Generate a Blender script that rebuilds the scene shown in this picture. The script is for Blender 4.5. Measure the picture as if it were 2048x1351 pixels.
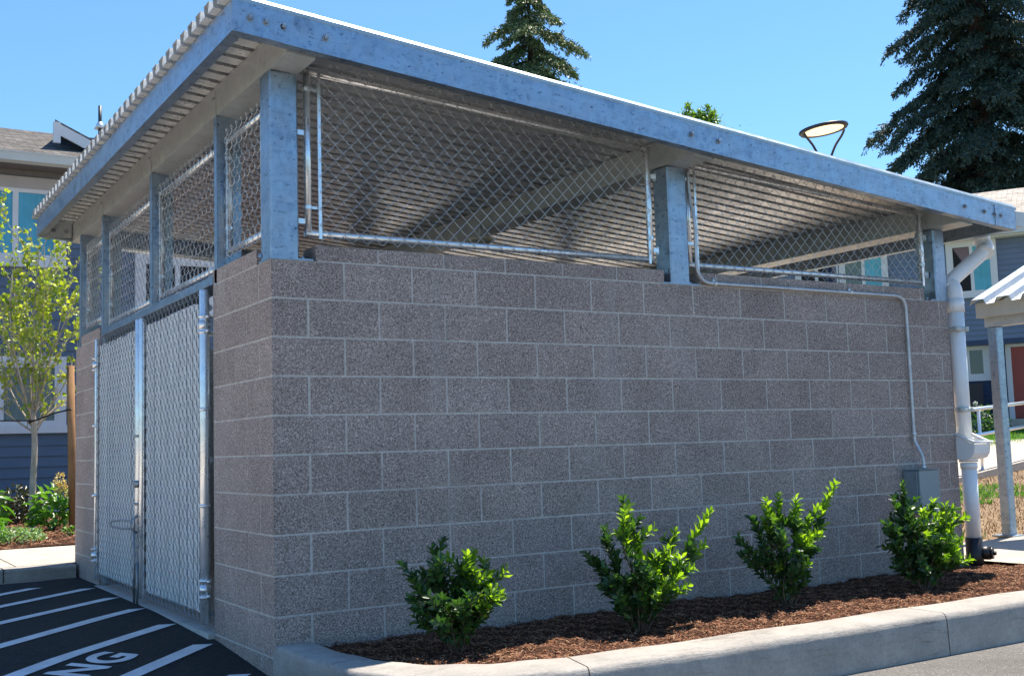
import bpy, math, random
import numpy as np
from mathutils import Vector, Matrix
rnd = random.Random(7); NP = np.random.RandomState(11)
for o in list(bpy.data.objects): bpy.data.objects.remove(o)
S = bpy.context.scene; COL = S.collection
# ------------------------------------------------------------------ camera
CAM = np.array([-1.981, -5.580, 1.022]); PITCH, ROLL, YAW, FPX = 1.66684, -0.030244, -0.551751, 2258.53
def _rot():
    a, r, z = PITCH, ROLL, YAW
    Rx = np.array([[1,0,0],[0,math.cos(a),-math.sin(a)],[0,math.sin(a),math.cos(a)]])
    Rz = np.array([[math.cos(z),-math.sin(z),0],[math.sin(z),math.cos(z),0],[0,0,1]])
    Rr = np.array([[math.cos(r),-math.sin(r),0],[math.sin(r),math.cos(r),0],[0,0,1]])
    return Rz @ Rx @ Rr
RM = _rot()
cd = bpy.data.cameras.new('camera'); cam = bpy.data.objects.new('camera', cd); COL.objects.link(cam)
m = Matrix([[*RM[i], CAM[i]] for i in range(3)] + [[0,0,0,1]]); cam.matrix_world = m
cd.sensor_width = 36; cd.lens = 36*FPX/2048; cd.clip_start = .05; cd.clip_end = 1500
S.camera = cam
FW = np.array([math.sin(-YAW), math.cos(YAW), 0.])          # level forward direction
def ray(u, v): return RM @ np.array([(u-1024)/FPX, -(v-675.5)/FPX, -1.])
def at_depth(u, v, dep):                                      # survey helper: sight line -> point at a level distance
    d = ray(u, v); return CAM + d*(dep/(d @ FW))
def at_plane(u, v, ax, val):
    d = ray(u, v); return CAM + d*((val-CAM[ax])/d[ax])
# ------------------------------------------------------------------ world, sun, exposure
SUN = np.array([.42, .152, 1.]); SUN /= np.linalg.norm(SUN)
elev = math.asin(SUN[2]); azim = math.atan2(SUN[0], SUN[1])
W = bpy.data.worlds.new('World'); S.world = W; W.use_nodes = True
nt = W.node_tree; bg = nt.nodes['Background']
sky = nt.nodes.new('ShaderNodeTexSky'); sky.sky_type = 'NISHITA'; sky.sun_disc = False
sky.sun_elevation = elev; sky.sun_rotation = azim; sky.air_density = 1.2; sky.dust_density = .1; sky.ozone_density = 3.0; sky.altitude = 60
tint = nt.nodes.new('ShaderNodeMix'); tint.data_type = 'RGBA'; tint.blend_type = 'MULTIPLY'; tint.inputs[0].default_value = 1; tint.inputs[7].default_value = (.60, .84, 1.03, 1)
nt.links.new(sky.outputs[0], tint.inputs[6]); nt.links.new(tint.outputs[2], bg.inputs[0]); bg.inputs[1].default_value = .095
sl = bpy.data.lights.new('sun', 'SUN'); sl.energy = 4.8; sl.angle = math.radians(.53); sl.color = (1, .91, .78)
so = bpy.data.objects.new('sun', sl); COL.objects.link(so)
so.rotation_euler = Vector(SUN).to_track_quat('Z', 'Y').to_euler(); so.location = (8, 4, 20)
S.view_settings.view_transform = 'Standard'; S.view_settings.look = 'None'; S.view_settings.gamma = 1
S.view_settings.exposure = 1.08
S.render.engine = 'CYCLES'; S.cycles.max_bounces = 8; S.cycles.diffuse_bounces = 5; S.cycles.transparent_max_bounces = 8

# ------------------------------------------------------------------ materials
class NT:
    def __init__(s, name):
        s.m = bpy.data.materials.new(name); s.m.use_nodes = True; s.t = s.m.node_tree
        s.b = s.t.nodes['Principled BSDF']; s.co = None
    def n(s, ty, **kw):
        x = s.t.nodes.new(ty)
        for k, v in kw.items(): setattr(x, k, v)
        return x
    def l(s, a, b): s.t.links.new(a, b)
    def obj(s):
        if not s.co: s.co = s.n('ShaderNodeTexCoord').outputs['Object']
        return s.co
    def mapped(s, sc):
        mp = s.n('ShaderNodeMapping'); mp.inputs['Scale'].default_value = sc; s.l(s.obj(), mp.inputs[0]); return mp.outputs[0]
    def noise(s, sc, det=4, rough=.6, vec=None, dist=0):
        x = s.n('ShaderNodeTexNoise'); x.inputs['Scale'].default_value = sc; x.inputs['Detail'].default_value = det
        x.inputs['Roughness'].default_value = rough; x.inputs['Distortion'].default_value = dist; s.l(vec or s.obj(), x.inputs['Vector']); return x.outputs['Fac']
    def voro(s, sc, out='Distance', vec=None, feat='F1'):
        x = s.n('ShaderNodeTexVoronoi', feature=feat); x.inputs['Scale'].default_value = sc; s.l(vec or s.obj(), x.inputs['Vector']); return x.outputs[out]
    def ramp(s, fac, stops):
        x = s.n('ShaderNodeValToRGB'); s.l(fac, x.inputs[0]); e = x.color_ramp.elements
        while len(e) < len(stops): e.new(.5)
        for i, (p, c) in enumerate(stops): e[i].position = p; e[i].color = (*c, 1) if len(c) == 3 else c
        return x.outputs[0]
    def mix(s, f, a, b, mode='MIX'):
        x = s.n('ShaderNodeMix', data_type='RGBA', blend_type=mode)
        for i, v in ((0, f), (6, a), (7, b)):
            if hasattr(v, 'is_linked'): s.l(v, x.inputs[i])
            else: x.inputs[i].default_value = v if i == 0 else (*v, 1)
        return x.outputs[2]
    def math(s, op, a, b=0.):
        x = s.n('ShaderNodeMath', operation=op)
        for i, v in ((0, a), (1, b)):
            if hasattr(v, 'is_linked'): s.l(v, x.inputs[i])
            else: x.inputs[i].default_value = v
        return x.outputs[0]
    def bump(s, h, strength=.3, dist=.01):
        x = s.n('ShaderNodeBump'); x.inputs['Strength'].default_value = strength; x.inputs['Distance'].default_value = dist
        s.l(h, x.inputs['Height']); s.l(x.outputs[0], s.b.inputs['Normal'])
    def set(s, col=None, rough=.8, metal=0., spec=.5):
        if col is not None:
            if hasattr(col, 'is_linked'): s.l(col, s.b.inputs['Base Color'])
            else: s.b.inputs['Base Color'].default_value = (*col, 1)
        if hasattr(rough, 'is_linked'): s.l(rough, s.b.inputs['Roughness'])
        else: s.b.inputs['Roughness'].default_value = rough
        s.b.inputs['Metallic'].default_value = metal; s.b.inputs['Specular IOR Level'].default_value = spec
        return s.m
G3 = lambda v: (v, v, v)
def isl(t): return t.n('ShaderNodeNewGeometry').outputs['Random Per Island']

def m_block():
    t = NT('ground_face_block'); r = isl(t)
    base = t.ramp(r, [(0, (.325,.262,.232)), (.35, (.375,.303,.268)), (.7, (.345,.281,.250)), (1, (.400,.326,.288))])
    sp = t.noise(130, 2, .55, None, 1.2)
    spk = t.ramp(sp, [(.35, G3(.36)), (.46, G3(.72)), (.55, G3(1.10)), (.65, G3(1.8))])
    c = t.mix(1, base, spk, 'MULTIPLY')
    big = t.ramp(t.noise(2.2, 5, .6), [(.3, G3(.84)), (.7, G3(1.14))])
    c = t.mix(1, c, big, 'MULTIPLY')
    blo = t.ramp(t.noise(1.6, 7, .7, t.mapped((1, 1, .35)), 1.5), [(.56, G3(0)), (.72, G3(.35))]); c = t.mix(blo, c, (.40,.37,.34))
    stn = t.ramp(t.noise(3.1, 6, .7, t.mapped((1, 1, .6)), .8), [(.26, G3(.62)), (.40, G3(1))]); c = t.mix(.7, c, stn, 'MULTIPLY')
    m_ = t.set(c, .88, 0, .25); t.bump(sp, .5, .004); return m_
def m_mortar():
    t = NT('mortar'); c = t.mix(t.ramp(t.noise(1.9, 5, .65), [(.28, G3(.35)), (.50, G3(1))]), (.31,.262,.235), t.ramp(t.noise(30, 5), [(.3, (.42,.385,.35)), (.7, (.64,.60,.55))]))
    m_ = t.set(c, .95, 0, .1); t.bump(t.noise(160, 3), .4, .004); return m_
def m_galv(name, lo, hi, rough=.42, metal=.8, dark=True, bmp=.05):
    t = NT(name)
    v = t.voro(38, 'Color', t.mapped((1, 1, .55))); vs = t.n('ShaderNodeSeparateColor'); t.l(v, vs.inputs[0])
    n1 = t.noise(5, 6, .65, t.mapped((1, 1, 3.2)), .6)
    a = t.mix(t.math('MULTIPLY', vs.outputs[0], .85), lo, hi)
    c = t.mix(t.ramp(n1, [(.35, G3(0)), (.65, G3(1))]), a, hi)
    if dark:
        sp = t.ramp(t.noise(48, 4, .8, t.mapped((.5, .5, 1))), [(.35, G3(.25)), (.41, G3(1))])
        c = t.mix(1, c, sp, 'MULTIPLY')
    rr = t.ramp(t.noise(9, 5), [(.3, G3(rough-.08)), (.7, G3(rough+.14))])
    m_ = t.set(c, rr, metal); 
    if bmp: t.bump(t.noise(14, 4), bmp, .004)
    return m_
def m_plain(name, col, rough=.5, metal=0., var=.1, sc=8, bump=0, spec=.5):
    t = NT(name); k = t.ramp(t.noise(sc, 5), [(.3, G3(1-var)), (.7, G3(1+var))])
    c = t.mix(1, col, k, 'MULTIPLY'); m_ = t.set(c, rough, metal, spec)
    if bump: t.bump(t.noise(sc*12, 4), bump, .004)
    return m_
def m_concrete(name, lo, hi, cracks=True):
    t = NT(name); n = t.noise(3.5, 8, .7); f = t.noise(60, 4, .7); sw = t.noise(14, 6, .75, t.mapped((.35, 3, 3)), .6)
    c = t.ramp(n, [(.3, lo), (.7, hi)]); c = t.mix(1, c, t.ramp(f, [(.3, G3(.86)), (.7, G3(1.1))]), 'MULTIPLY')
    st = t.ramp(t.noise(9, 7, .75, t.mapped((.4, 1, 2.5)), 1.2), [(.32, G3(.48)), (.45, G3(1))]); c = t.mix(.7, c, st, 'MULTIPLY')
    m_ = t.set(c, .9, 0, .25); t.bump(t.math('ADD', t.math('MULTIPLY', f, .4), sw), .55, .012); return m_
def m_asphalt(name, lo, hi, sc=170):
    t = NT(name); f = t.noise(sc, 3, .7); c = t.ramp(f, [(.32, lo), (.62, hi), (.78, tuple(2.2*x for x in hi))])
    c = t.mix(1, c, t.ramp(t.noise(1.3, 6, .6), [(.3, G3(.8)), (.7, G3(1.2))]), 'MULTIPLY')
    sp = t.ramp(t.voro(sc*.55), [(.10, G3(1)), (.20, G3(0))]); pk = t.ramp(t.noise(sc*.2, 2), [(.52, G3(0)), (.60, G3(1))])
    c = t.mix(t.math('MULTIPLY', sp, pk), c, tuple(4.5*x for x in hi))
    m_ = t.set(c, .85, 0, .3); t.bump(f, .9, .010); return m_
def m_paint():
    t = NT('line_paint'); f = t.noise(150, 4, .7); c = t.ramp(f, [(.30, G3(.25)), (.42, G3(.78))])
    c = t.mix(.7, c, t.ramp(t.noise(6, 6), [(.35, G3(.75)), (.6, G3(1))]), 'MULTIPLY'); m_ = t.set(c, .75, 0, .3); t.bump(f, .5, .005); return m_
def m_leaf(name, cols, trans=.35, rough=.35, tr_col=None):
    t = NT(name); r = isl(t); n = len(cols)
    c = t.ramp(r, [(i/(n-1), x) for i, x in enumerate(cols)])
    t.set(c, rough, 0, .5)
    tb = t.n('ShaderNodeBsdfTranslucent'); ms = t.n('ShaderNodeMixShader'); ms.inputs[0].default_value = trans
    t.l(t.mix(1, c, tr_col or (1.5, 1.7, .5), 'MULTIPLY'), tb.inputs[0])
    out = t.t.nodes['Material Output']; t.l(t.b.outputs[0], ms.inputs[1]); t.l(tb.outputs[0], ms.inputs[2]); t.l(ms.outputs[0], out.inputs[0])
    return t.m
def m_island(name, cols, rough=.9, spec=.2):
    t = NT(name); n = len(cols); return t.set(t.ramp(isl(t), [(i/(n-1), x) for i, x in enumerate(cols)]), rough, 0, spec)
def m_bark(name, lo, hi, sc=18):
    t = NT(name); n = t.noise(sc, 6, .7, t.mapped((1, 1, .25))); m_ = t.set(t.ramp(n, [(.3, lo), (.7, hi)]), .9, 0, .2); t.bump(n, .6, .01); return m_
def m_shingle(name, a, b):
    t = NT(name); br = t.n('ShaderNodeTexBrick'); br.inputs['Scale'].default_value = 1
    br.inputs['Brick Width'].default_value = .3; br.inputs['Row Height'].default_value = .14; br.inputs['Mortar Size'].default_value = .006
    br.inputs['Color1'].default_value = (*a, 1); br.inputs['Color2'].default_value = (*b, 1); br.inputs['Mortar'].default_value = (*[x*.35 for x in a], 1)
    t.l(t.n('ShaderNodeTexCoord').outputs['UV'], br.inputs['Vector'])
    c = t.mix(1, br.outputs[0], t.ramp(t.noise(7, 6), [(.3, G3(.7)), (.7, G3(1.25))]), 'MULTIPLY'); m_ = t.set(c, .95, 0, .15)
    t.bump(br.outputs['Fac'], -.6, .02); return m_
def m_glass(name, col, rough=.08):
    t = NT(name); return t.set(col, rough, 0, .8)
def m_emit(name, col, st):
    t = NT(name); t.set(col, .5); t.b.inputs['Emission Color'].default_value = (*col, 1); t.b.inputs['Emission Strength'].default_value = st; return t.m

M = dict(
 block=m_block(), mortar=m_mortar(),
 galv=m_galv('galvanised_steel', (.22,.29,.38), (.36,.44,.53), .38, .9),
 galv_in=m_galv('galvanised_beam', (.38,.41,.42), (.50,.53,.53), .45, .5, False),
 deck=m_galv('steel_deck', (.58,.61,.63), (.72,.74,.75), .28, .60, False, 0),
 tube=m_galv('galvanised_tube', (.70,.72,.74), (.84,.86,.87), .27, .75, False),
 wire=m_galv('galvanised_wire', (.42,.45,.47), (.60,.62,.64), .42, .5, False),
 greywire=m_plain('grey_wire', (.52,.55,.57), .40, .4, .1),
 gatewire=m_plain('gate_wire', (.28,.31,.33), .5, .3, .1),
 darkmetal=m_plain('dark_metal', (.06,.07,.08), .5, .5),
 bolt=m_galv('bolt_steel', (.20,.22,.25), (.34,.36,.38), .45, .8, False),
 slat=m_plain('grey_plastic_slat', (.60,.62,.62), .55, 0, .10, 5),
 flash=m_galv('edge_flashing', (.30,.36,.38), (.42,.48,.50), .35, .6, False),
 conc=m_concrete('pavement_concrete', (.40,.35,.29), (.52,.455,.38)),
 kerb=m_concrete('kerb_concrete', (.28,.26,.235), (.43,.40,.36)),
 slab=m_concrete('slab_concrete', (.48,.46,.43), (.62,.59,.55)),
 asp_new=m_asphalt('fresh_asphalt', (.008,.0075,.007), (.036,.034,.033), 75),
 asp_old=m_asphalt('old_asphalt', (.09,.085,.08), (.19,.18,.165), 120),
 paint=m_paint(),
 pvc=m_plain('white_pvc', (.82,.82,.82), .35, 0, .05, 3),
 black=m_plain('black_plastic', (.012,.012,.013), .4, 0, .2),
 ebox=m_plain('grey_enamel', (.23,.28,.30), .4, 0, .05, 4),
 soil=m_plain('mulch_ground', (.055,.026,.016), .95, 0, .5, 40, .8, .1),
 chip=m_island('bark_chips', [(.045,.019,.013), (.15,.064,.036), (.25,.11,.060), (.32,.155,.085), (.11,.046,.027), (.44,.29,.17)]),
 straw=m_island('straw', [(.25,.17,.09), (.42,.31,.17), (.55,.43,.26), (.18,.12,.07)]),
 dirt=m_plain('dry_ground', (.23,.16,.10), .95, 0, .35, 14, .8, .1),
 grass=m_leaf('grass_blades', [(.05,.13,.015), (.10,.23,.03), (.16,.30,.05)], .3, .5),
 grassg=m_plain('lawn_ground', (.07,.15,.025), .95, 0, .35, 6, .8, .1),
 field=m_plain('field_ground', (.12,.11,.07), .95, 0, .3, .5, 0, .1),
 shrub=m_leaf('laurel_leaf', [(.016,.044,.018), (.025,.066,.022), (.036,.090,.028), (.060,.135,.032)], .26, .40, (2.6, 3.0, .5)),
 shrublit=m_leaf('laurel_sunlit_leaf', [(.06,.14,.02), (.13,.26,.03), (.22,.37,.045)], .50, .42, (2.2, 2.1, .4)),  # brighter copy of the laurel leaf: sunlight put into the colour
 stem=m_bark('stem_bark', (.06,.04,.028), (.15,.11,.08), 60),
 treeleaf=m_leaf('young_tree_leaf', [(.18,.28,.03), (.29,.38,.045), (.42,.48,.07), (.52,.50,.12)], .42, .4, (1.4, 1.5, .4)),
 treebark=m_bark('pale_bark', (.30,.26,.20), (.58,.51,.42), 25),
 stake=m_bark('pine_stake', (.22,.12,.055), (.38,.22,.11), 12),
 needle=m_leaf('fir_needle', [(.045,.080,.042), (.080,.130,.055), (.14,.19,.072), (.20,.25,.10)], .12, .55, (1.2, 1.4, .6)),
 needled=m_leaf('cedar_needle', [(.022,.044,.036), (.036,.068,.048), (.060,.10,.062)], .10, .6, (1, 1.2, .8)),
 conbark=m_bark('conifer_bark', (.035,.026,.022), (.10,.075,.06), 6),
 poplar=m_leaf('tree_top_leaf', [(.10,.19,.03), (.18,.30,.04), (.24,.34,.06)], .35),
 oakleaf=m_leaf('hydrangea_leaf', [(.05,.14,.02), (.10,.24,.035), (.18,.36,.06)], .35),
 purple=m_leaf('dark_shrub_leaf', [(.03,.035,.02), (.06,.05,.03), (.05,.07,.035)], .2),
 cover=m_leaf('ground_cover_leaf', [(.12,.22,.10), (.20,.33,.17), (.30,.42,.26)], .3),
 bloom=m_island('yellow_bloom', [(.70,.50,.12), (.80,.66,.25), (.85,.76,.42)]),
 whitebloom=m_island('white_bloom', [(.70,.72,.66), (.8,.8,.78)]),
 siding=m_plain('blue_siding', (.098,.135,.195), .7, 0, .06, 3),
 siding2=m_plain('blue_grey_siding', (.14,.18,.26), .7, 0, .06, 3),
 navy=m_plain('navy_siding', (.035,.055,.115), .7, 0, .06, 3),
 trim=m_plain('white_trim', (.66,.65,.66), .6, 0, .04, 3),
 taupe=m_plain('taupe_trim', (.42,.37,.34), .7, 0, .05, 3),
 gutter=m_plain('gutter_paint', (.55,.57,.55), .5, 0, .04, 3),
 shingle=m_shingle('grey_shingle', (.095,.088,.082), (.165,.155,.145)),
 shingle2=m_shingle('tan_shingle', (.34,.31,.27), (.47,.43,.38)),
 soffit=m_plain('soffit', (.16,.15,.15), .8),
 glass=m_glass('window_glass', (.02,.025,.03)),
 curtain=m_plain('blue_curtain', (.09,.36,.50), .8, 0, .15, 2),
 curtain2=m_plain('teal_curtain', (.12,.42,.52), .8, 0, .15, 2),
 blind=m_plain('green_grey_blind', (.15,.20,.19), .7, 0, .15, 3),
 room=m_plain('dark_room', (.015,.014,.016), .9),
 pinkcurt=m_plain('mauve_curtain', (.20,.14,.15), .9),
 door=m_plain('red_door_paint', (.30,.045,.03), .5, 0, .08, 3),
 whitemetal=m_galv('grey_metal_roof', (.36,.40,.43), (.50,.54,.56), .4, .45, False),
 cream=m_plain('cream_steel', (.52,.49,.40), .5, .2, .12, 6),
 alu=m_plain('aluminium_rail', (.72,.74,.75), .3, .7, .04),
 lamp=m_plain('lamp_bronze', (.035,.035,.038), .4, .5),
 lens=m_emit('lamp_lens', (1, .72, .40), .75),
 diff=m_emit('pale_diffuser', (.9, .88, .82), .25),
 yellow=m_plain('yellow_paint', (.65,.38,.03), .6),
 brown=m_plain('wicker_brown', (.05,.04,.04), .8),
)
# ------------------------------------------------------------------ mesh helpers
class MB:
    def __init__(s): s.v = []; s.f = []; s.mi = []; s.cur = 0; s.n = 0; s.uv = None
    def add(s, vs, fs):
        s.v.extend([tuple(map(float, p)) for p in vs]); s.f.extend([tuple(i+s.n for i in f) for f in fs])
        s.mi.extend([s.cur]*len(fs)); s.n += len(vs); return s
    def box(s, a, b):
        (x0,y0,z0),(x1,y1,z1) = a, b
        return s.hexa([(x0,y0,z0),(x1,y0,z0),(x1,y1,z0),(x0,y1,z0),(x0,y0,z1),(x1,y0,z1),(x1,y1,z1),(x0,y1,z1)])
    def hexa(s, p): return s.add(p, [(0,3,2,1),(4,5,6,7),(0,1,5,4),(1,2,6,5),(2,3,7,6),(3,0,4,7)])
    def cbox(s, a, b, c=.004):                     # box with chamfered edges
        a = np.array(a, float); b = np.array(b, float); vs = []; idx = {}
        for i in range(8):
            sg = [(i>>k)&1 for k in range(3)]
            for k in range(3):
                p = [ (b[j]-c if sg[j] else a[j]+c) for j in range(3)]; p[k] = b[k] if sg[k] else a[k]
                idx[(tuple(sg), k)] = len(vs); vs.append(p)
        fs = []
        for k in range(3):
            o = [j for j in range(3) if j != k]
            for sd in (0, 1):
                q = []
                for t in ((0,0),(1,0),(1,1),(0,1)):
                    g = [0]*3; g[k] = sd; g[o[0]], g[o[1]] = t; q.append(idx[(tuple(g), k)])
                fs.append(tuple(q))
        for k in range(3):
            o = [j for j in range(3) if j != k]
            for t in ((0,0),(1,0),(1,1),(0,1)):
                g0 = [0]*3; g1 = [0]*3; g1[k] = 1
                g0[o[0]], g0[o[1]] = t; g1[o[0]], g1[o[1]] = t
                fs.append((idx[(tuple(g0), o[0])], idx[(tuple(g1), o[0])], idx[(tuple(g1), o[1])], idx[(tuple(g0), o[1])]))
        for i in range(8):
            sg = tuple((i>>k)&1 for k in range(3)); fs.append(tuple(idx[(sg, k)] for k in range(3)))
        return s.add(vs, fs)
    def tube(s, pts, r, n=8, cap=True):
        P = [np.array(p, float) for p in pts]; m_ = len(P); R = r if hasattr(r, '__len__') else [r]*m_
        up = None; vs = []
        for i, p in enumerate(P):
            d = P[min(i+1, m_-1)] - P[max(i-1, 0)]; d = d/(np.linalg.norm(d)+1e-12)
            if up is None: up = np.cross(d, [0,0,1.]) if abs(d[2]) < .9 else np.cross(d, [1.,0,0])
            up = up - d*(up@d); up /= np.linalg.norm(up)+1e-12; w = np.cross(d, up)
            for k in range(n):
                a = 2*math.pi*k/n; vs.append(p + R[i]*(math.cos(a)*up + math.sin(a)*w))
        fs = [(i*n+k, i*n+(k+1)%n, (i+1)*n+(k+1)%n, (i+1)*n+k) for i in range(m_-1) for k in range(n)]
        if cap: fs += [tuple(range(n))[::-1], tuple(range((m_-1)*n, m_*n))]
        return s.add(vs, fs)
    def prism(s, poly, ax, a, b):                  # polygon (2-D, in the two other axes) extruded along ax
        n = len(poly); o = [j for j in range(3) if j != ax]; vs = []
        for t in (a, b):
            for q in poly:
                p = [0]*3; p[ax] = t; p[o[0]], p[o[1]] = q; vs.append(p)
        return s.add(vs, [tuple(range(n))[::-1], tuple(range(n, 2*n))] + [(i, (i+1)%n, n+(i+1)%n, n+i) for i in range(n)])
    def disc(s, c, d, r, h, n=16):
        c = np.array(c, float); d = np.array(d, float); return s.tube([c, c+d*h*.8, c+d*h], [r, r, r*.85], n)
    def xf(s, Mx):
        A = np.array(Mx); v = np.array(s.v); s.v = [tuple(p) for p in (v@A[:3,:3].T + A[:3,3])]; return s
    def split(s, name, mat, parent=None, smooth=False):
        lab_ = list(range(s.n))
        def fd(i):
            while lab_[i] != i: lab_[i] = lab_[lab_[i]]; i = lab_[i]
            return i
        for f in s.f:
            for k in f[1:]: lab_[fd(k)] = fd(f[0])
        grp = {}
        for f in s.f: grp.setdefault(fd(f[0]), []).append(f)
        for fs in grp.values():
            ids = sorted({i for f in fs for i in f}); mp = {v: i for i, v in enumerate(ids)}
            b = MB(); b.add([s.v[i] for i in ids], [tuple(mp[i] for i in f) for f in fs]); b.build(name, mat, parent, smooth)
    def build(s, name, mat, parent=None, smooth=False, loc=None):
        me = bpy.data.meshes.new(name); me.from_pydata(s.v, [], s.f)
        for m_ in (mat if isinstance(mat, (list, tuple)) else [mat]): me.materials.append(m_)
        if any(s.mi): me.polygons.foreach_set('material_index', s.mi)
        if smooth: me.polygons.foreach_set('use_smooth', [len(f) < 5 for f in s.f]);
        me.update(); o = bpy.data.objects.new(name, me); COL.objects.link(o)
        if loc is not None: o.location = loc
        if parent is not None: o.parent = parent; 
        if parent is not None and loc is None: o.location = -WL(parent)
        return o
def WL(o):
    v = Vector((0,0,0))
    while o is not None: v = v + o.location; o = o.parent
    return v
def quads(name, V, mat, parent=None, per=4, faces=None):     # bulk mesh from an (n, per, 3) array
    n = V.shape[0]; faces = faces or [tuple(range(per))]
    me = bpy.data.meshes.new(name); tot = n*per
    F = np.concatenate([(np.arange(n)[:, None]*per + np.array(f)[None]).reshape(n, -1) for f in faces], 0)
    k = F.shape[1]; me.vertices.add(tot); me.vertices.foreach_set('co', V.reshape(-1).astype(np.float32))
    me.loops.add(F.size); me.loops.foreach_set('vertex_index', F.reshape(-1).astype(np.int32))
    me.polygons.add(len(F)); me.polygons.foreach_set('loop_start', np.arange(0, F.size, k, dtype=np.int32))
    try: me.polygons.foreach_set('loop_total', np.full(len(F), k, dtype=np.int32))
    except Exception: pass
    me.materials.append(mat); me.update(calc_edges=True); me.validate()
    o = bpy.data.objects.new(name, me); COL.objects.link(o)
    if parent is not None: o.parent = parent; o.location = -WL(parent)
    return o
def nrm(a): return a/(np.linalg.norm(a, axis=-1, keepdims=True)+1e-9)
LEAF = np.array([(0,0,0),(.30,.36,.10),(.62,.44,.12),(1,0,-.04),(.62,-.44,.12),(.30,-.36,.10),(.33,0,0),(.66,0,0)])
LEAFF = [(0,6,1),(1,6,2),(6,7,2),(2,7,3),(0,5,6),(5,4,6),(6,4,7),(4,3,7)]
def leaves(name, C, D, L, Wd, mat, parent, U=None, curl=1.):
    C = np.array(C); D = nrm(np.array(D)); n = len(C)
    U = NP.normal(size=(n,3))*.5 + [0,0,1.] if U is None else np.array(U)
    Sd = nrm(np.cross(D, U)); Nn = np.cross(Sd, D); L = np.array(L).reshape(-1,1,1)*np.ones((n,1,1)); Wd = np.array(Wd).reshape(-1,1,1)*np.ones((n,1,1))
    T = LEAF[None]
    V = C[:,None] + D[:,None]*T[:,:,0:1]*L + Sd[:,None]*T[:,:,1:2]*Wd + Nn[:,None]*T[:,:,2:3]*L*curl
    return quads(name, V, mat, parent, 8, LEAFF)
def tag(o, label, cat, group=None, kind=None):
    if label: o['label'] = label
    if cat: o['category'] = cat
    if group: o['group'] = group
    if kind: o['kind'] = kind
    return o
def empty(name, loc, label, cat, group=None):
    o = bpy.data.objects.new(name, None); COL.objects.link(o); o.location = loc; o.empty_display_size = .2
    return tag(o, label, cat, group)
def struct(o): o['kind'] = 'structure'; return o
def lab(o, l): o['label'] = l; return o

# ------------------------------------------------------------------ ground
def gz(y):                                                    # fall of the drive towards the street
    return float(np.interp(y, [-60,-1.6,-.6,0,1.0,2.2,5], [-.15,-.15,-.13,-.105,-.03,0,0]))
def sheet(name, xs, ys, zf, mat, kind='structure'):
    xs = np.array(xs); ys = np.array(ys); b = MB()
    vs = [(x, y, zf(x, y)) for y in ys for x in xs]; n = len(xs)
    b.add(vs, [(j*n+i, j*n+i+1, (j+1)*n+i+1, (j+1)*n+i) for j in range(len(ys)-1) for i in range(n-1)])
    o = b.build(name, mat, None, True); o['kind'] = kind; return o
sheet('ground', np.linspace(-400,400,9), np.linspace(-400,400,9), lambda x,y: -.3, M['field'])
ysg = sorted(set([-60,-20,-8,-4,-2.6,-1.6,-.6,0,.5,1,1.6,2.2,3,4,5.02]))
sheet('old_road', [-60,-10,.35,3,6,12,60], ysg[:8], lambda x,y: gz(y)-.004, M['asp_old'])
sheet('bounce_paving', [-16,-8,-1.75], ysg[2:], lambda x,y: gz(y)+.004, M['conc'])  # unseen pale paving, added to bounce warm light onto the left faces
sheet('drive', [-40,-10,-4,-2,-1,0,.5], ysg, lambda x,y: gz(y)+.001, M['asp_new'])
# hatch stripes in front of the gate (each painted bar follows the fall of the drive)
def bar(x1, y1, ln, w, ang=math.radians(43.2)):
    d = np.array([math.cos(ang), math.sin(ang)]); n = np.array([-d[1], d[0]]); b = MB(); N = 24; vs = []
    for i in range(N+1):
        q = np.array([x1, y1]) - d*ln*i/N
        for s in (-.5, .5):
            p = q + n*w*s
            if i == 0: p = p + d*(-s)*w*math.tan(math.radians(28))
            vs.append((p[0], p[1], gz(p[1])+.006))
    b.add(vs, [(2*i, 2*i+1, 2*i+3, 2*i+2) for i in range(N)]); return b
mk = MB()
for (x1, y1) in [(-.46,4.36), (-.12,3.98), (-.10,3.21), (-.10,2.44), (-.10,1.66), (-.10,.90), (-.12,.18)]:
    b = bar(x1, y1, 3.6, .098); mk.add(b.v, b.f)
struct(mk.build('road_marking', M['paint']))
def textmesh(body, size, off=.0):
    cu = bpy.data.curves.new('t', 'FONT'); cu.body = body; cu.size = size; cu.offset = off; cu.space_character = 1.12
    ob = bpy.data.objects.new('t', cu); COL.objects.link(ob); bpy.context.view_layer.update()
    me = bpy.data.meshes.new_from_object(ob.evaluated_get(bpy.context.evaluated_depsgraph_get()))
    v = [tuple(q.co) for q in me.vertices]; f = [tuple(p.vertices) for p in me.polygons]
    bpy.data.objects.remove(ob); return v, f
tv, tf = textmesh('NO PARKING', .325, .012)
tx = max(p[0] for p in tv); a = math.radians(43.2); b = MB(); E0 = np.array([-.463, .842])   # right end of the word, on the baseline
vs = []
for p in tv:
    q = (p[0]-tx)*1.0; r = p[1]; X = E0[0] + q*math.cos(a) - r*math.sin(a); Y = E0[1] + q*math.sin(a) + r*math.cos(a); vs.append((X, Y, gz(Y)+.006))
b.add(vs, tf); struct(b.build('road_lettering', M['paint']))
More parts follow.
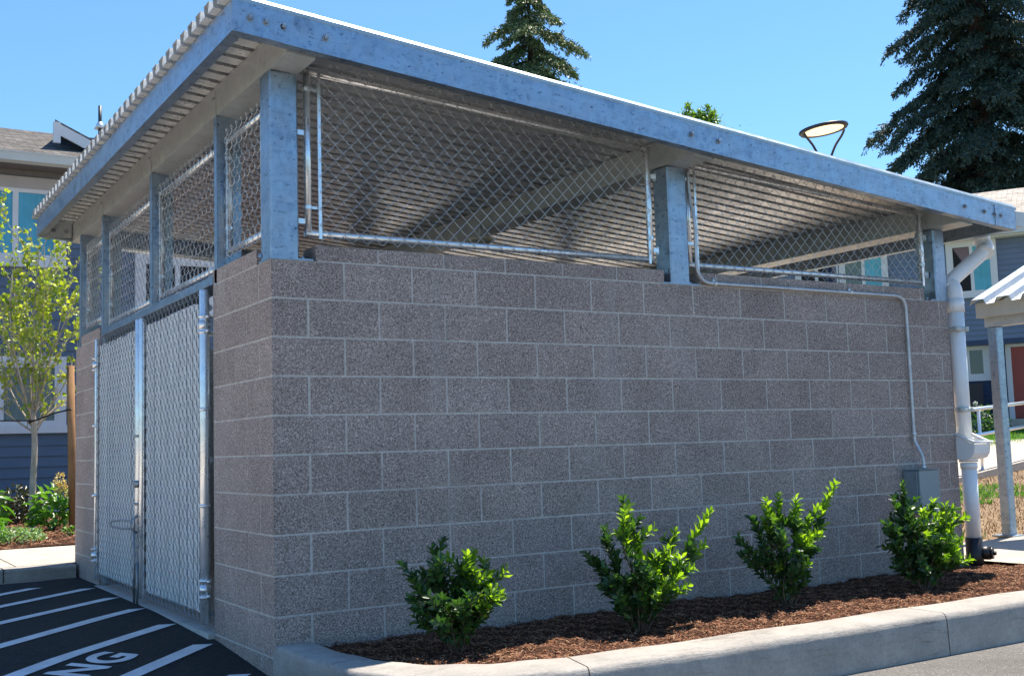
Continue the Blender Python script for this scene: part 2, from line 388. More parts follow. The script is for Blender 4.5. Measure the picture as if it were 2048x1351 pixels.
# kerb round the planting bed
def kerb_line():
    pi = [(.0,-.02),(.05,-.30),(.16,-.62),(.36,-.93),(.62,-1.09),(.95,-1.17),(1.6,-1.19)] + [(x,-1.20) for x in np.arange(2.4,16,.8)]
    return pi
def smooth(pts, k=4):
    P = np.array(pts, float); out = []
    for i in range(len(P)-1):
        p0 = P[max(i-1,0)]; p1 = P[i]; p2 = P[i+1]; p3 = P[min(i+2,len(P)-1)]
        for j in range(k):
            t = j/k; out.append(.5*((2*p1)+(-p0+p2)*t+(2*p0-5*p1+4*p2-p3)*t*t+(-p0+3*p1-3*p2+p3)*t**3))
    out.append(P[-1]); return np.array(out)
outer = smooth([(-.01,-.004),(.0,-.45),(.04,-.82),(.14,-1.10),(.34,-1.31),(.62,-1.43),(1.0,-1.49),(1.6,-1.515)]+[(x,-1.52) for x in np.arange(2.4,16,.8)])
inner = smooth([(.20,-.004),(.215,-.40),(.26,-.66),(.35,-.87),(.52,-1.03),(.74,-1.13),(1.06,-1.185),(1.6,-1.205)]+[(x,-1.21) for x in np.arange(2.4,16,.8)])
kb = MB(); n = len(outer); vs = []
for i in range(n):
    o_, i_ = outer[i], inner[i]; w = i_-o_
    zt = .067 + .003*math.sin(i*1.3); g = -.30
    for (f, z) in ((-.04, g), (-.0, -.02), (.008, zt-.034), (.035, zt-.012), (.085, zt-.002), (.88, zt-.001), (.97, zt-.014), (1, g)):
        q = o_ + w*f; vs.append((q[0], q[1], z))
kb.add(vs, [(i*8+k, (i+1)*8+k, (i+1)*8+k+1, i*8+k+1) for i in range(n-1) for k in range(7)])
kb.add([vs[k] for k in range(8)], [tuple(range(8))])
o = kb.build('kerb', M['kerb'], None, True); struct(o)
# kerb joints: a dark groove across the section
def kerb_groove(i):
    b = MB(); sec = [np.array(vs[i*8+k]) for k in range(8)]; o_, i_ = outer[i], inner[i]; tg = nrm(np.array([*(outer[i+1]-outer[i-1]), 0.])); ou = nrm(np.array([*(o_-i_), 0.])); q = []
    for k, p in enumerate(sec[:7]):
        f = [1,1,.9,.6,0,0,0][k]; p2 = p + ou*.0015*f + np.array([0,0,.0015*(1-f)]); q += [p2-tg*.0022, p2+tg*.0022]
    b.add(q, [(2*k,2*k+1,2*k+3,2*k+2) for k in range(6)]); struct(b.build('kerb_joint', M['soil']))
for (u, v) in ((1148,1332),(1893,1232)):
    p = at_plane(u, v, 2, .058); kerb_groove(int(np.argmin(np.hypot(outer[:,0]-p[0], outer[:,1]-p[1]))))
# mulch bed
def hsh(x, y): return .5*math.sin(x*3.1+y*1.7)+.5*math.sin(x*7.3-y*5.1+1.2)
def bedz(x, y):
    t = min(1, max(0, -y/1.2)); return .030 + .020*math.sin(math.pi*t) + .012*hsh(x, y) + .006*math.sin(x*23+y*17)+.005*math.sin(x*41-y*37)
def bedin(x, y):
    if y > 0 or y < -1.21: return False
    j = np.argmin(abs(inner[:,1]-y)) if y > -1.16 else 0
    return x > (inner[j][0] if y > -1.16 else np.interp(-y, [1.16,1.21], [.95,1.7])) 
sheet('mulch_bed', np.arange(.1, 9.0, .05), np.arange(-1.24, .02, .05), lambda x,y: bedz(x,y) if bedin(x,y) or x>1.5 else min(bedz(x,y), .02), M['soil'])
def chips(name, pts, L, Wd, mat, tilt=.35):
    P = np.array(pts); n = len(P); a = NP.uniform(0, 2*math.pi, n)
    D = nrm(np.stack([np.cos(a), np.sin(a), NP.normal(0, tilt, n)], 1)); U = nrm(np.array([0,0,1.])+NP.normal(0,.35,(n,3)))
    Sd = nrm(np.cross(D, U)); Nn = np.cross(Sd, D); l = NP.uniform(*L, n)[:,None]; w = NP.uniform(*Wd, n)[:,None]
    h = w*.35
    V = np.stack([P-D*l-Sd*w, P+D*l-Sd*w*.7, P+D*l+Sd*w*.7, P-D*l+Sd*w, P-D*l*.8+Nn*h*2, P+D*l*.8+Nn*h*2], 1)
    return quads(name, V, mat, None, 6, [(0,1,5,4),(2,3,4,5),(0,1,2,3)])
pts = []
while len(pts) < 38000:
    x = rnd.uniform(.2, 7.5)**1.0; y = -rnd.random()*1.2
    if bedin(x, y): pts.append((x, y, bedz(x,y)+.006*rnd.random()))
tag(chips('mulch_chips', pts, (.005,.016), (.0012,.0034), M['chip']), 'reddish brown bark mulch chips covering the planting bed behind the kerb', 'mulch', kind='stuff')
# left pavement with kerb, and bed before the house
lk = MB(); lk.prism([(5.00,-.2),(4.97,.10),(4.985,.115),(5.16,.118),(5.16,-.2)], 0, -20, -.03); o = lk.build('kerb', M['kerb']); struct(o)
lj = MB()
for x in (-.62,-2.4,-4.2): lj.box((x,4.966,-.0),(x+.01,5.16,.1195))
for x in (-.5,-2.2,-3.9): lj.box((x,5.17,.10),(x+.012,7.3,.1215))
struct(lj.build('pavement_joint', M['darkmetal']))
sheet('pavement', np.arange(-20.,9,1.5), [5.16,6,7.3], lambda x,y: .12, M['conc'])
pl = MB(); pl.add([(a_[0],a_[1],gz(a_[1])+.0045) for a_ in [(-1.2,4.90),(-.35,4.90),(-.12,4.965),(-1.3,4.965)]], [(0,1,2,3)]); struct(pl.build('gutter_line', M['conc']))
sheet('pavement', np.arange(4.6,16,1.5), [7.305,9,12,14.6], lambda x,y: .121, M['conc'])  # unseen concrete, added so the roof deck reflects light grey
sheet('garden_bed', np.arange(-20.,4.8,.25), np.arange(7.3,14.6,.25), lambda x,y: .13+.015*hsh(x*2,y*2)+.008*(y-7.3), M['soil'])
pts = [(rnd.uniform(-.5,3.6), rnd.uniform(7.35,13), 0) for _ in range(9000)]
pts = [(x,y,.14+.015*hsh(x*2,y*2)+.008*(y-7.3)) for x,y,_ in pts]
tag(chips('mulch_chips', pts, (.01,.032), (.003,.008), M['chip']), 'reddish brown mulch round the young tree in front of the blue house', 'mulch', kind='stuff')
# right pavement and lawn rising to the houses
sheet('walkway', np.arange(5.6,30,1.), [-.40,.3,1.02], lambda x,y: .055, M['conc'])
sheet('mulch_edge', [9,20,40], [-1.24,-.4], lambda x,y: .03, M['soil'])
def tz(p):
    t = (p[0]-CAM[0])*FW[0]+(p[1]-CAM[1])*FW[1]; return float(np.interp(t, [0,10.4,13,20,24,29.6,31,60], [.02,.03,.09,.36,.62,1.08,1.2,1.6]))
RT = np.array([math.cos(YAW), math.sin(YAW), 0.])            # level right direction
def TR(t, r): p = CAM + FW*t + RT*r; return np.array([p[0], p[1], 0])
def tsheet(name, t0, t1, r0, r1, dz, mat, n=14):
    b = MB(); vs = []
    for i in range(n+1):
        for j in range(n+1):
            p = TR(t0+(t1-t0)*i/n, r0+(r1-r0)*j/n); vs.append((p[0], p[1], tz(p)+dz))
    b.add(vs, [(i*(n+1)+j, i*(n+1)+j+1, (i+1)*(n+1)+j+1, (i+1)*(n+1)+j) for i in range(n) for j in range(n)])
    return struct(b.build(name, mat, None, True))
b = MB(); xs = np.arange(5.6,60,1.2); ys = np.arange(1.02,60,1.2); vs = [(x,y,tz((x,y)) if y > 1.1 else .045) for y in ys for x in xs]; n = len(xs)
def _rt(p): return ((p[0]-CAM[0])*RT[0]+(p[1]-CAM[1])*RT[1])/((p[0]-CAM[0])*FW[0]+(p[1]-CAM[1])*FW[1])
q_ = [(j*n+i, j*n+i+1, (j+1)*n+i+1, (j+1)*n+i) for j in range(len(ys)-1) for i in range(n-1)]
b.add(vs, [f for f in q_ if max(_rt(vs[k]) for k in f) > .33]); struct(b.build('dry_lawn', M['dirt'], None, True))
b = MB(); b.add(vs, [f for f in q_ if max(_rt(vs[k]) for k in f) <= .33]); struct(b.build('reflect_paving', M['conc'], None, True))  # unseen concrete, added for neutral bounce and reflection under the roof
tsheet('lawn', 23.6, 29.8, -14, 22, .012, M['grassg']); tsheet('path', 29.8, 30.6, -14, 22, .02, M['conc'])
def blades(name, pts, H, Wd, mat):
    P = np.array(pts); n = len(P); a = NP.uniform(0, 6.283, n); D = nrm(np.stack([np.cos(a)*.5, np.sin(a)*.5, np.ones(n)], 1)+NP.normal(0,.25,(n,3)))
    Sd = np.stack([-np.sin(a), np.cos(a), np.zeros(n)], 1); h = NP.uniform(*H, n)[:,None]; w = NP.uniform(*Wd, n)[:,None]
    V = np.stack([P-Sd*w, P+Sd*w, P+D*h*.6+Sd*w*.7, P+D*h+np.array([0,0,-.15])*h], 1)
    return quads(name, V, mat, None, 4)
pts = []
for _ in range(9000):
    t = rnd.uniform(10.2,20); r = rnd.uniform(.36,.52)*t; p = TR(t, r)
    if p[1] > 1.08: pts.append((p[0],p[1],tz(p)))
tag(blades('straw_litter', pts, (.02,.07), (.003,.008), M['straw']), 'pale dry straw scattered over the bare lawn by the walkway', 'straw', kind='stuff')
pts = []
for _ in range(9000):
    t = rnd.uniform(10.6,19.5); r = rnd.uniform(.36,.52)*t; p = TR(t, r)
    if p[1] > 1.15 and (math.sin(p[0]*1.1+2)+math.sin(p[1]*1.9-.6)+.6*math.sin(p[0]*4+p[1]*3)) > 1.0: pts.append((p[0],p[1],tz(p)))
for _ in range(9000):
    t = rnd.uniform(23.6,29.7); r = rnd.uniform(.3,.52)*t; p = TR(t, r); pts.append((p[0],p[1],tz(p)+.01))
tag(blades('grass', pts, (.05,.14), (.006,.014), M['grass']), 'tufts of green grass in the lawn between walkway and right house', 'grass', kind='stuff')

# ================================================================== the block enclosure
LX, LY, HC, B2, B4 = 5.385, 5.20, 2.032, .2032, .4064
SL = .0868
ENC = empty('waste_enclosure', (0,0,0), 'concrete block enclosure with galvanised posts, chain link openings and corrugated metal roof', 'enclosure')
def mat_blocks(rows): pass
def addblock(b, a, c, g=.0045): b.cur = 0; b.cbox((a[0]+(g if a[0]>.001 else 0), a[1]+(g if a[1]>.001 else 0), a[2]+g), (c[0]-g, c[1]-g, c[2]-g), .0022)
front = MB(); near = MB(); far = MB(); back = MB(); side = MB()
T = .195
for r in range(12):
    z1 = HC - B2*r; z0 = z1 - B2; odd = r % 2 == 0
    x = 0. if odd else B2
    while x < LX-.02:
        x2 = min(x+B4, LX+.005); addblock(front, (x,0,z0), (x2,T+.005,z1)); x += B4
    ys_ = [(B2,B2+B4),(B2+B4,B2+2*B4)] if odd else [(0,B4),(B4,2*B4),(2*B4,2.5*B4)]
    for (a_, c_) in ys_: addblock(near, (0,a_,z0), (T+.005,c_,z1))
    y0 = 4.184; ys_ = [(y0,y0+B2),(y0+B2,y0+B2+B4),(y0+B2+B4,LY)] if odd else [(y0,y0+B4),(y0+B4,y0+2*B4),(y0+2*B4,LY)]
    for (a_, c_) in ys_: addblock(far, (0,a_,z0), (T+.005,c_,z1))
    x = T+.01 + (0 if odd else B2)
    while x < LX-.25: x2 = min(x+B4, LX-T); addblock(back, (x,LY-T,z0), (x2,LY,z1)); x += B4
    y = T+.01 + (0 if odd else -B2)
    while y < LY-.02: addblock(side, (LX-T,max(y,T+.01),z0), (LX+.005,min(y+B4,LY),z1)); y += B4
# half-height top course between the posts
ht = .086
def topcourse(b, ax, a0, a1, fixed, off):
    q = a0
    nxt = off
    while nxt <= a0+.02: nxt += B4
    while q < a1-.01:
        e = min(nxt, a1)
        if ax == 0: addblock(b, (q,fixed,HC), (e+.0,fixed+T,HC+ht+.005))
        else: addblock(b, (fixed,q,HC), (fixed+T,e,HC+ht+.005))
        q = e; nxt += B4
topcourse(front, 0, .245, 2.615, .0, B2); topcourse(front, 0, 2.90, 5.125, .0, B2)
topcourse(near, 1, .225, 1.016, .0, .42); topcourse(far, 1, 4.184, 4.98, .0, 4.39)
for b, a_, c_ in ((front,(.0018,.0018,-.4),(LX-.002,T-.004,HC-.001)), (near,(.0024,.186,-.4),(T-.004,1.007,HC-.002)), (far,(.0018,4.193,-.4),(T-.004,LY-.004,HC-.002)),
                  (back,(.01,LY-T+.004,-.4),(LX-.01,LY-.004,HC-.002)), (side,(LX-T+.004,.01,-.4),(LX-.0035,LY-.01,HC-.0015))):
    b.cur = 1; b.box(a_, c_)
front.cur = 1; front.box((.256,.0024,HC-.01),(2.604,T-.006,HC+ht-.004)); front.box((2.911,.0024,HC-.01),(5.114,T-.006,HC+ht-.004))
near.cur = 1; near.box((.0030,.236,HC-.01),(T-.006,1.006,HC+ht-.004)); far.cur = 1; far.box((.0024,4.195,HC-.01),(T-.006,4.969,HC+ht-.004))
bm_ = [M['block'], M['mortar']]
front.build('block_wall', bm_, ENC); near.build('gate_pier', bm_, ENC); far.build('gate_pier', bm_, ENC)
back.build('block_wall', bm_, ENC); side.build('block_wall', bm_, ENC)
sb = MB(); sb.box((-.035,1.02,-.3),(5.1,4.18,.004)); sb.box((.19,.19,-.3),(5.19,1.0,.002)); sb.box((.19,4.2,-.3),(5.19,5.0,.002)); sb.build('floor_slab', M['slab'], ENC)
# posts
zb = lambda x: 3.047 - SL*x                     # underside of the cross beams
def post(x0, y0, x1, y1, z0, z1, plate=True, nm='post'):
    b = MB(); b.cbox((x0,y0,z0),(x1,y1,z1),.010); o = b.build(nm, M['galv'], ENC)
    if plate:
        p = MB(); p.box((x0-.075 if x0>.5 else x0-.004,y0-.004,z0),(x1+.075 if x1<5.3 else x1+.004,y1+.02,z0+.009))
        for dx in (-.045,.045):
            xx = (x0+x1)/2+dx*2.6
            if x0-.07 < xx < x1+.07: p.disc((xx,y0+.05,z0+.009),(0,0,1),.012,.02,6)
        p.build('base_plate', M['galv'], o)
    return o
post(.0,.0,.157,.157,HC,zb(.05)); post(2.672,.0,2.828,.157,HC,zb(2.72)); post(5.268,.0,5.398,.175,HC,zb(5.3))
for x0 in (2.672,5.242): post(x0,5.04,x0+.156,5.197,HC,zb(x0)+.01)
for (y0, y1, z0) in ((.935,.985,HC),(2.475,2.525,2.09),(4.085,4.13,2.03),(5.01,5.06,HC)):
    b = MB(); b.cbox((.0,y0,z0),(.007,y1,3.042),.001); b.cbox((.008,y0,z0),(.150,y0+.007,3.042),.001); b.cbox((.008,y1-.007,z0),(.150,y1,3.042),.001)
    b.cbox((.008,y0+.008,z0),(.014,y1-.008,3.04),.001)
    o = b.build('mullion', M['galv'], ENC)
    p = MB(); p.box((-.004,y0-.002,3.04),(-.0005,y0+.052,3.185)); p.build('splice_plate', M['galv_in'], o)
    p = MB(); p.disc((-.004,y0+.025,3.15),(-1,0,0),.011,.008,8); p.build('bolt', M['bolt'], o)
b = MB(); b.cbox((.0,1.0,2.038),(.15,4.084,2.090),.003); b.build('lintel', M['galv'], ENC)
# beams
def slopebox(b, x0, x1, y0, y1, zf0, zf1):
    b.hexa([(x0,y0,zf0(x0)),(x1,y0,zf0(x1)),(x1,y1,zf0(x1)),(x0,y1,zf0(x0)),(x0,y0,zf1(x0)),(x1,y0,zf1(x1)),(x1,y1,zf1(x1)),(x0,y1,zf1(x0))])
dk = lambda x: 3.222 - SL*x                     # underside of the deck
for (x0, x1) in ((0,.155),(2.672,2.828),(5.242,5.396)):
    b = MB(); slopebox(b, x0, x1, -.262, 5.452, zb, lambda x: dk(x)-.003); b.build('roof_beam', M['galv_in'], ENC)
# fascias (channels)
zf = lambda x: 3.060 - SL*x
FB, FT = (lambda x: zf(x)), (lambda x: zf(x)+.160)
XL, XR, YF, YB = -.305, 5.81, -.335, 5.475
def fascia_y(y, s, nm):
    b = MB(); slopebox(b, XL, XR, min(y,y+s*.007), max(y,y+s*.007), FB, FT)
    slopebox(b, XL+.008, XR-.008, min(y+s*.0075,y+s*.062), max(y+s*.0075,y+s*.062), FB, lambda x: FB(x)+.008)
    slopebox(b, XL+.008, XR-.008, min(y+s*.0075,y+s*.062), max(y+s*.0075,y+s*.062), lambda x: FT(x)-.008, FT)
    return b.build(nm, M['galv'], ENC)
ff = fascia_y(YF, 1, 'front_fascia'); fascia_y(YB, -1, 'rear_fascia')
def fascia_x(x, s, nm):
    b = MB(); z0 = FB(x)+.001; z1 = FT(x)-.001
    b.box((min(x,x+s*.007),YF+.009,z0),(max(x,x+s*.007),YB-.009,z1))
    for (a_, c_) in ((z0,z0+.008),(z1-.008,z1)): b.box((min(x+s*.0075,x+s*.062),YF+.07,a_),(max(x+s*.0075,x+s*.062),YB-.07,c_))
    b.build(nm, M['galv'], ENC)
fascia_x(XL, 1, 'side_fascia'); fascia_x(XR, -1, 'side_fascia')
# splice plates and bolts on the front fascia
for (x0, x1) in ((XL+.0,-.045),(5.565,XR)):
    b = MB(); slopebox(b, x0, x1, YF-.0045, YF-.0005, lambda x: FB(x)+.001, lambda x: FT(x)-.001); b.build('splice_plate', M['galv'], ff)
for (u, v) in [(500,45),(532,53),(567,63),(652,87),(1384,278),(1438,293),(1931,418),(1970,430),(1990,432),(2002,437)]:
    p = at_plane(u, v, 1, YF-.004); x = p[0]; z = FB(x) + .085
    b = MB(); b.disc((x,YF-.0045 if (x<-.045 or x>5.565) else YF-.0005,z),(0,-1,0),.0185,.004,20); b.disc((x,YF-.005,z),(0,-1,0),.0115,.013,6); b.build('bolt', M['bolt'], ff)
# inside bolts at the far corner
b = MB(); b.box((XL+.07,YB-.075,zf(-.2)+.0),(-.01,YB-.07,zf(-.2)+.15)); b.build('splice_plate', M['galv_in'], ENC)
for x in (-.17,-.06):
    b = MB(); b.disc((x,YB-.0755,3.14),(0,-1,0),.02,.004,16); b.disc((x,YB-.08,3.14),(0,-1,0),.012,.012,6); b.build('bolt', M['bolt'], ENC)
# roof deck: ribs 150 mm apart running down the slope
prof = []; y = YF+.012; k = 0
while y < YB-.15:
    prof += [(y,0),(y+.098,0),(y+.078,.060),(y+.170,.060)]; y += .150
prof += [(y,0),(YB-.01,0)]
th = .0015; b = MB(); n = len(prof); vs = []
X0, X1 = XL-.042, XR+.02
for x in (X0, X1):
    for (yy, h) in prof: vs.append((x, yy, dk(x)+h+.001))
    for (yy, h) in prof: vs.append((x, yy, dk(x)+h+.001+th))
fs = []
for i in range(n-1):
    fs += [(i,i+1,2*n+i+1,2*n+i), (n+i,3*n+i,3*n+i+1,n+i+1), (i,n+i,n+i+1,i+1), (2*n+i,2*n+i+1,3*n+i+1,3*n+i)]
b.add(vs, fs); b.build('roof_deck', M['deck'], ENC)
# edge flashing along the two sloping sides
def flash(y, s):
    b = MB(); q = [(y-s*.003,.000),(y-s*.003,.018),(y+s*.006,.024),(y+s*.024,.044),(y+s*.060,.047),(y+s*.060,.0455),(y+s*.025,.0420),(y+s*.0075,.0225),(y-s*.001,.016),(y-s*.001,.0)]
    n = len(q); vs = [(x, yy, FT(x)+h+.001) for x in (X0, X1) for (yy, h) in q]
    b.add(vs, [tuple(range(n)), tuple(range(n,2*n))[::-1]] + [(i,n+i,n+(i+1)%n,(i+1)%n) for i in range(n)]); b.build('edge_flashing', M['flash'], ENC)
flash(YF, 1); flash(YB, -1)
# gutter at the low side
gzt = FT(XR)-.012
b = MB(); q = [(XR+.002,gzt),(XR+.002,gzt-.115),(XR+.095,gzt-.115),(XR+.13,gzt-.06),(XR+.135,gzt+.0),(XR+.131,gzt+.0),(XR+.126,gzt-.06),(XR+.092,gzt-.111),(XR+.006,gzt-.111),(XR+.006,gzt)]
b.prism([(x,z) for x,z in q], 1, YF-.002, YB+.002)
b.prism([(XR+.003,gzt),(XR+.003,gzt-.114),(XR+.094,gzt-.114),(XR+.129,gzt-.06),(XR+.134,gzt)], 1, YF-.0045, YF-.0022); b.build('gutter', M['gutter'], ENC)

# ------------------------------------------------ chain link
def chainlink(org, du, dn, w, z0, ztop, pitch=.090, r=.0023, amp=.009, hang=0, seed=0):
    """flattened spiral wires; org = lower corner, du = along the panel, dn = panel normal"""
    org = np.array(org, float); du = np.array(du, float); dn = np.array(dn, float); b = MB(); half = pitch/2; k = 0
    q = half*.5
    while q < w+.001:
        zt = ztop(q); nseg = int((zt-z0)/(pitch/8)); pts = []
        for j in range(nseg+1):
            ph = j/8 + (.5 if k % 2 else 0); f = ph % 1
            tri = (4*f-1) if f < .5 else (3-4*f); dep = math.cos(2*math.pi*(f-.25))*amp
            tri = math.copysign(min(1, abs(tri)*1.0), tri)
            pts.append(org + du*(q + tri*half*.52*1.0) + dn*(dep) + np.array([0,0,z0+j*pitch/8]))
        # knuckled ends
        if len(pts) > 3:
            e = pts[-1]; s_ = 1 if (k%2) else -1
            pts += [e+du*s_*.006+np.array([0,0,.012])+dn*.004, e+du*s_*.0-dn*.004+np.array([0,0,.016]), e-dn*.008+np.array([0,0,.004])]
            b.tube(pts, r, 4, False)
        q += half; k += 1
    return b
def rod(b, a, c, r, n=12): b.tube([a, c], r, n)
def clamp(b, c, ax, r, w=.022):               # band round a tube
    c = np.array(c, float); d = np.zeros(3); d[ax] = 1; b.tube([c-d*w/2, c+d*w/2], r, 14)
def panel(name_label, org, du, dn, w, zlo, zt, gaps, tension='lo', post_dir=1):
    """framed chain link panel: tubes round the edge, tension bars, wire mesh"""
    org = np.array(org, float); du = np.array(du, float); dn = np.array(dn, float)
    P = lambda q, z, o=0.: org + du*q + dn*o + np.array([0,0,z])
    root = MB(); root.tube([P(0,zlo), P(0,zt(0)-.03)], .0205, 14); root.tube([P(w,zlo), P(w,zt(w)-.03)], .0205, 14)
    root.tube([P(-.018,zlo), P(w+.018,zlo)], .0195, 14); root.tube([P(-.018,zt(0)-.035), P(w+.018,zt(w)-.035)], .0195, 14)
    amp_ = .004 if abs(du[0]) > .5 else .009
    fr = root.build('mesh_panel', M['tube'], ENC, True)
    tb = MB()
    for q in (gaps, w-gaps*.35): 
        p = P(q,0,.020); a_ = np.array([p[0],p[1],zlo-.03]); c_ = np.array([p[0],p[1],zt(q)-.02]); s_ = du*.009; t_ = dn*.003
        tb.hexa([a_-s_-t_, a_+s_-t_, a_+s_+t_, a_-s_+t_, c_-s_-t_, c_+s_-t_, c_+s_+t_, c_-s_+t_])
    tb.split('tension_bar', M['tube'], fr)
    for z in (zlo+.14, zt(0)-.14):
        for q, g in ((0,gaps),(w,-gaps*.35)):
            cl = MB(); clamp(cl, P(q,z), 2, .0235, .02); a_ = P(q,z-.008); c_ = P(q+g,z-.008); t_ = dn*.011; h_ = np.array([0,0,.016])
            cl.hexa([a_-t_, c_-t_, c_+t_, a_+t_, a_-t_+h_, c_-t_+h_, c_+t_+h_, a_+t_+h_]); cl.build('tie_clamp', M['tube'], fr)
    for z in (zlo+.05, zt(w)-.22):               # brackets to the posts
        for q, g in ((-.02,-.045),(w+.02,.045)):
            cl = MB(); a_ = P(q,z); c_ = P(q+g,z); t_ = dn*.004; h_ = np.array([0,0,.028]); cl.hexa([a_-t_, c_-t_, c_+t_, a_+t_, a_-t_+h_, c_-t_+h_, c_+t_+h_, a_+t_+h_])
            e = P(q+g,z-.01); t2 = dn*-.03; h2 = np.array([0,0,.05]); d2 = du*.004*np.sign(g); cl.hexa([e, e+d2, e+d2+t2, e+t2, e+h2, e+d2+h2, e+d2+t2+h2, e+t2+h2]); cl.build('bracket', M['tube'], fr)
    o2 = org + du*gaps + dn*.0275
    wm = chainlink(o2, du, dn, w-gaps*1.35, zlo-.045, lambda q: zt(q+gaps)+.012, .090, .00185, amp_)
    wm.build('wire_mesh', M['greywire'] if abs(du[0]) > .5 else M['wire'], fr)
    return fr
panel('', (.228,.055,0), (1,0,0), (0,-1,0), 2.325, 2.190, lambda q: 3.118-.075*q, .062)
panel('', (2.875,.055,0), (1,0,0), (0,-1,0), 2.315, 2.175, lambda q: 2.885-.066*q, .055)
for (y0, y1, zl) in ((.205,.885,2.215),(1.03,2.43,2.150),(2.57,4.04,2.150),(4.18,4.96,2.215)):
    panel('', (.062,y0,0), (0,1,0), (-1,0,0), y1-y0, zl, lambda q: 2.915, .05)
# far openings
panel('', (.228,5.12,0), (1,0,0), (0,1,0), 2.40, 2.19, lambda q: 3.0-.06*q, .05)
panel('', (2.875,5.12,0), (1,0,0), (0,1,0), 2.32, 2.17, lambda q: 2.80-.06*q, .05)
# ceiling light on the middle beam
b = MB(); b.tube([(2.60,2.3,zb(2.6)+.02),(2.60,2.3,zb(2.6)-.10)], [.02,.02], 12); o = b.build('ceiling_light', M['whitemetal'], None, True)
tag(o, 'pale round ceiling light fixed under the roof beam behind the front mesh', 'light')
b = MB(); b.tube([(2.60,2.3,zb(2.6)-.10),(2.60,2.3,zb(2.6)-.125),(2.60,2.3,zb(2.6)-.14)], [.115,.11,.06], 20); c2 = b.build('diffuser', M['cream'], o, True)

# ------------------------------------------------ the gate leaves
def slatpanel(y0, y1, z0, z1, x=-.012):
    b = MB(); w = .040; q = y0
    while q + w*.5 < y1:
        zz = z0+rnd.uniform(-.006,.006); zt = z1+rnd.uniform(-.012,.004); t = rnd.uniform(-.0015,.0015)
        b.add([(x+t,q,zz),(x+t-.0035,q+w*.5,zz),(x+t,q+w,zz),(x+t,q,zt),(x+t-.0035,q+w*.5,zt),(x+t,q+w,zt),(x+t+.004,q+w*.5,zz),(x+t+.004,q+w*.5,zt)],
              [(0,1,4,3),(1,2,5,4),(2,6,7,5),(6,0,3,7),(0,6,2,1),(3,4,5,7)])
        q += .045
    return b
def leafgate(y0, y1, hy, lab_, zt=2.0):
    """y0..y1 = tube centres; hy = hinge side"""
    b = MB(); zl = .075
    for y in (y0, y1):
        rr = .013 if (hy > 2 and y == hy) else .030 if y == hy or abs(y-2.735) < .03 else .021
        b.tube([(-.02,y,.045),(-.02,y,.055),(-.02,y,zt+.01),(-.02,y,zt+.02)], [rr*.6,rr,rr,rr*.8], 18)
    for z in (zl+.03, zt-.09, 1.0): b.tube([(.012,y0,z),(.012,y1,z)], .0195, 12)
    g = b.build('gate', M['tube'], ENC, True); lab(g, lab_)
    a_, c_ = min(y0,y1)+.045, max(y0,y1)-.045
    slatpanel(a_+.008, c_-.02, .105, 1.955).build('privacy_slats', M['slat'], g)
    chainlink((-.016,a_,0), (0,1,0), (-1,0,0), c_-a_-.01, .052, lambda q: 2.012, .090, .0026, .0085).build('wire_mesh', M['gatewire'], g)
    t = MB()
    for y in (a_, c_): t.box((-.022,y-.008,.08),(-.017,y+.008,1.99))
    t.split('tension_bar', M['tube'], g)
    s = -1 if hy < 2 else 1
    for z in (.245, 1.805):
        h = MB(); clamp(h, (-.02,hy,z), 2, .034, .05); clamp(h, (-.02,hy,z+.05), 2, .037, .014); clamp(h, (-.02,hy,z-.045), 2, .037, .014)
        h.box((-.022,min(hy,hy+s*.06),z-.045),(-.004,max(hy,hy+s*.06),z-.030)); h.box((-.022,min(hy,hy+s*.06),z+.04),(-.004,max(hy,hy+s*.06),z+.055))
        h.build('hinge', M['tube'], g, True)
    h = MB(); clamp(h, (-.02,hy,.73), 2, .033, .02); clamp(h, (-.02,hy,1.30), 2, .033, .02); h.split('brace_band', M['tube'], g, True)
    return g
for yy in (1.058, 4.150):
    b = MB(); b.tube([(.045,yy,.0),(.045,yy,2.035)], .030, 16); b.build('gate_post', M['galv_in'], ENC, True)
GR = leafgate(1.125, 2.655, 1.125, 'right gate leaf next to the street corner pier')
GL = leafgate(4.215, 2.735, 4.215, 'left gate leaf holding the drop rod')
b = MB(); b.tube([(-.055,2.735,.55),(-.055,2.735,-.02)], .0085, 8); b.tube([(-.05,2.665,.30),(-.05,2.665,-.025)], .0085, 8)
b.tube([(-.055,2.735,.55),(-.075,2.78,.58),(-.11,2.90,.585),(-.15,2.99,.575),(-.165,3.02,.555),(-.15,2.99,.535),(-.11,2.90,.525),(-.06,2.76,.525)], .0075, 8)
b.split('drop_rod', M['bolt'], GL, True)
b = MB(); clamp(b, (-.02,2.735,.84), 2, .036, .05); b.box((-.05,2.66,.825),(-.035,2.80,.86)); b.tube([(-.05,2.665,.62),(-.075,2.655,.60),(-.075,2.655,.52),(-.05,2.665,.50)], .010, 8)
for z in (.40,.28,.12,1.18,.70): clamp(b, (-.02,2.735,z), 2, .0345, .018)
b.split('latch', M['bolt'], GL, True)

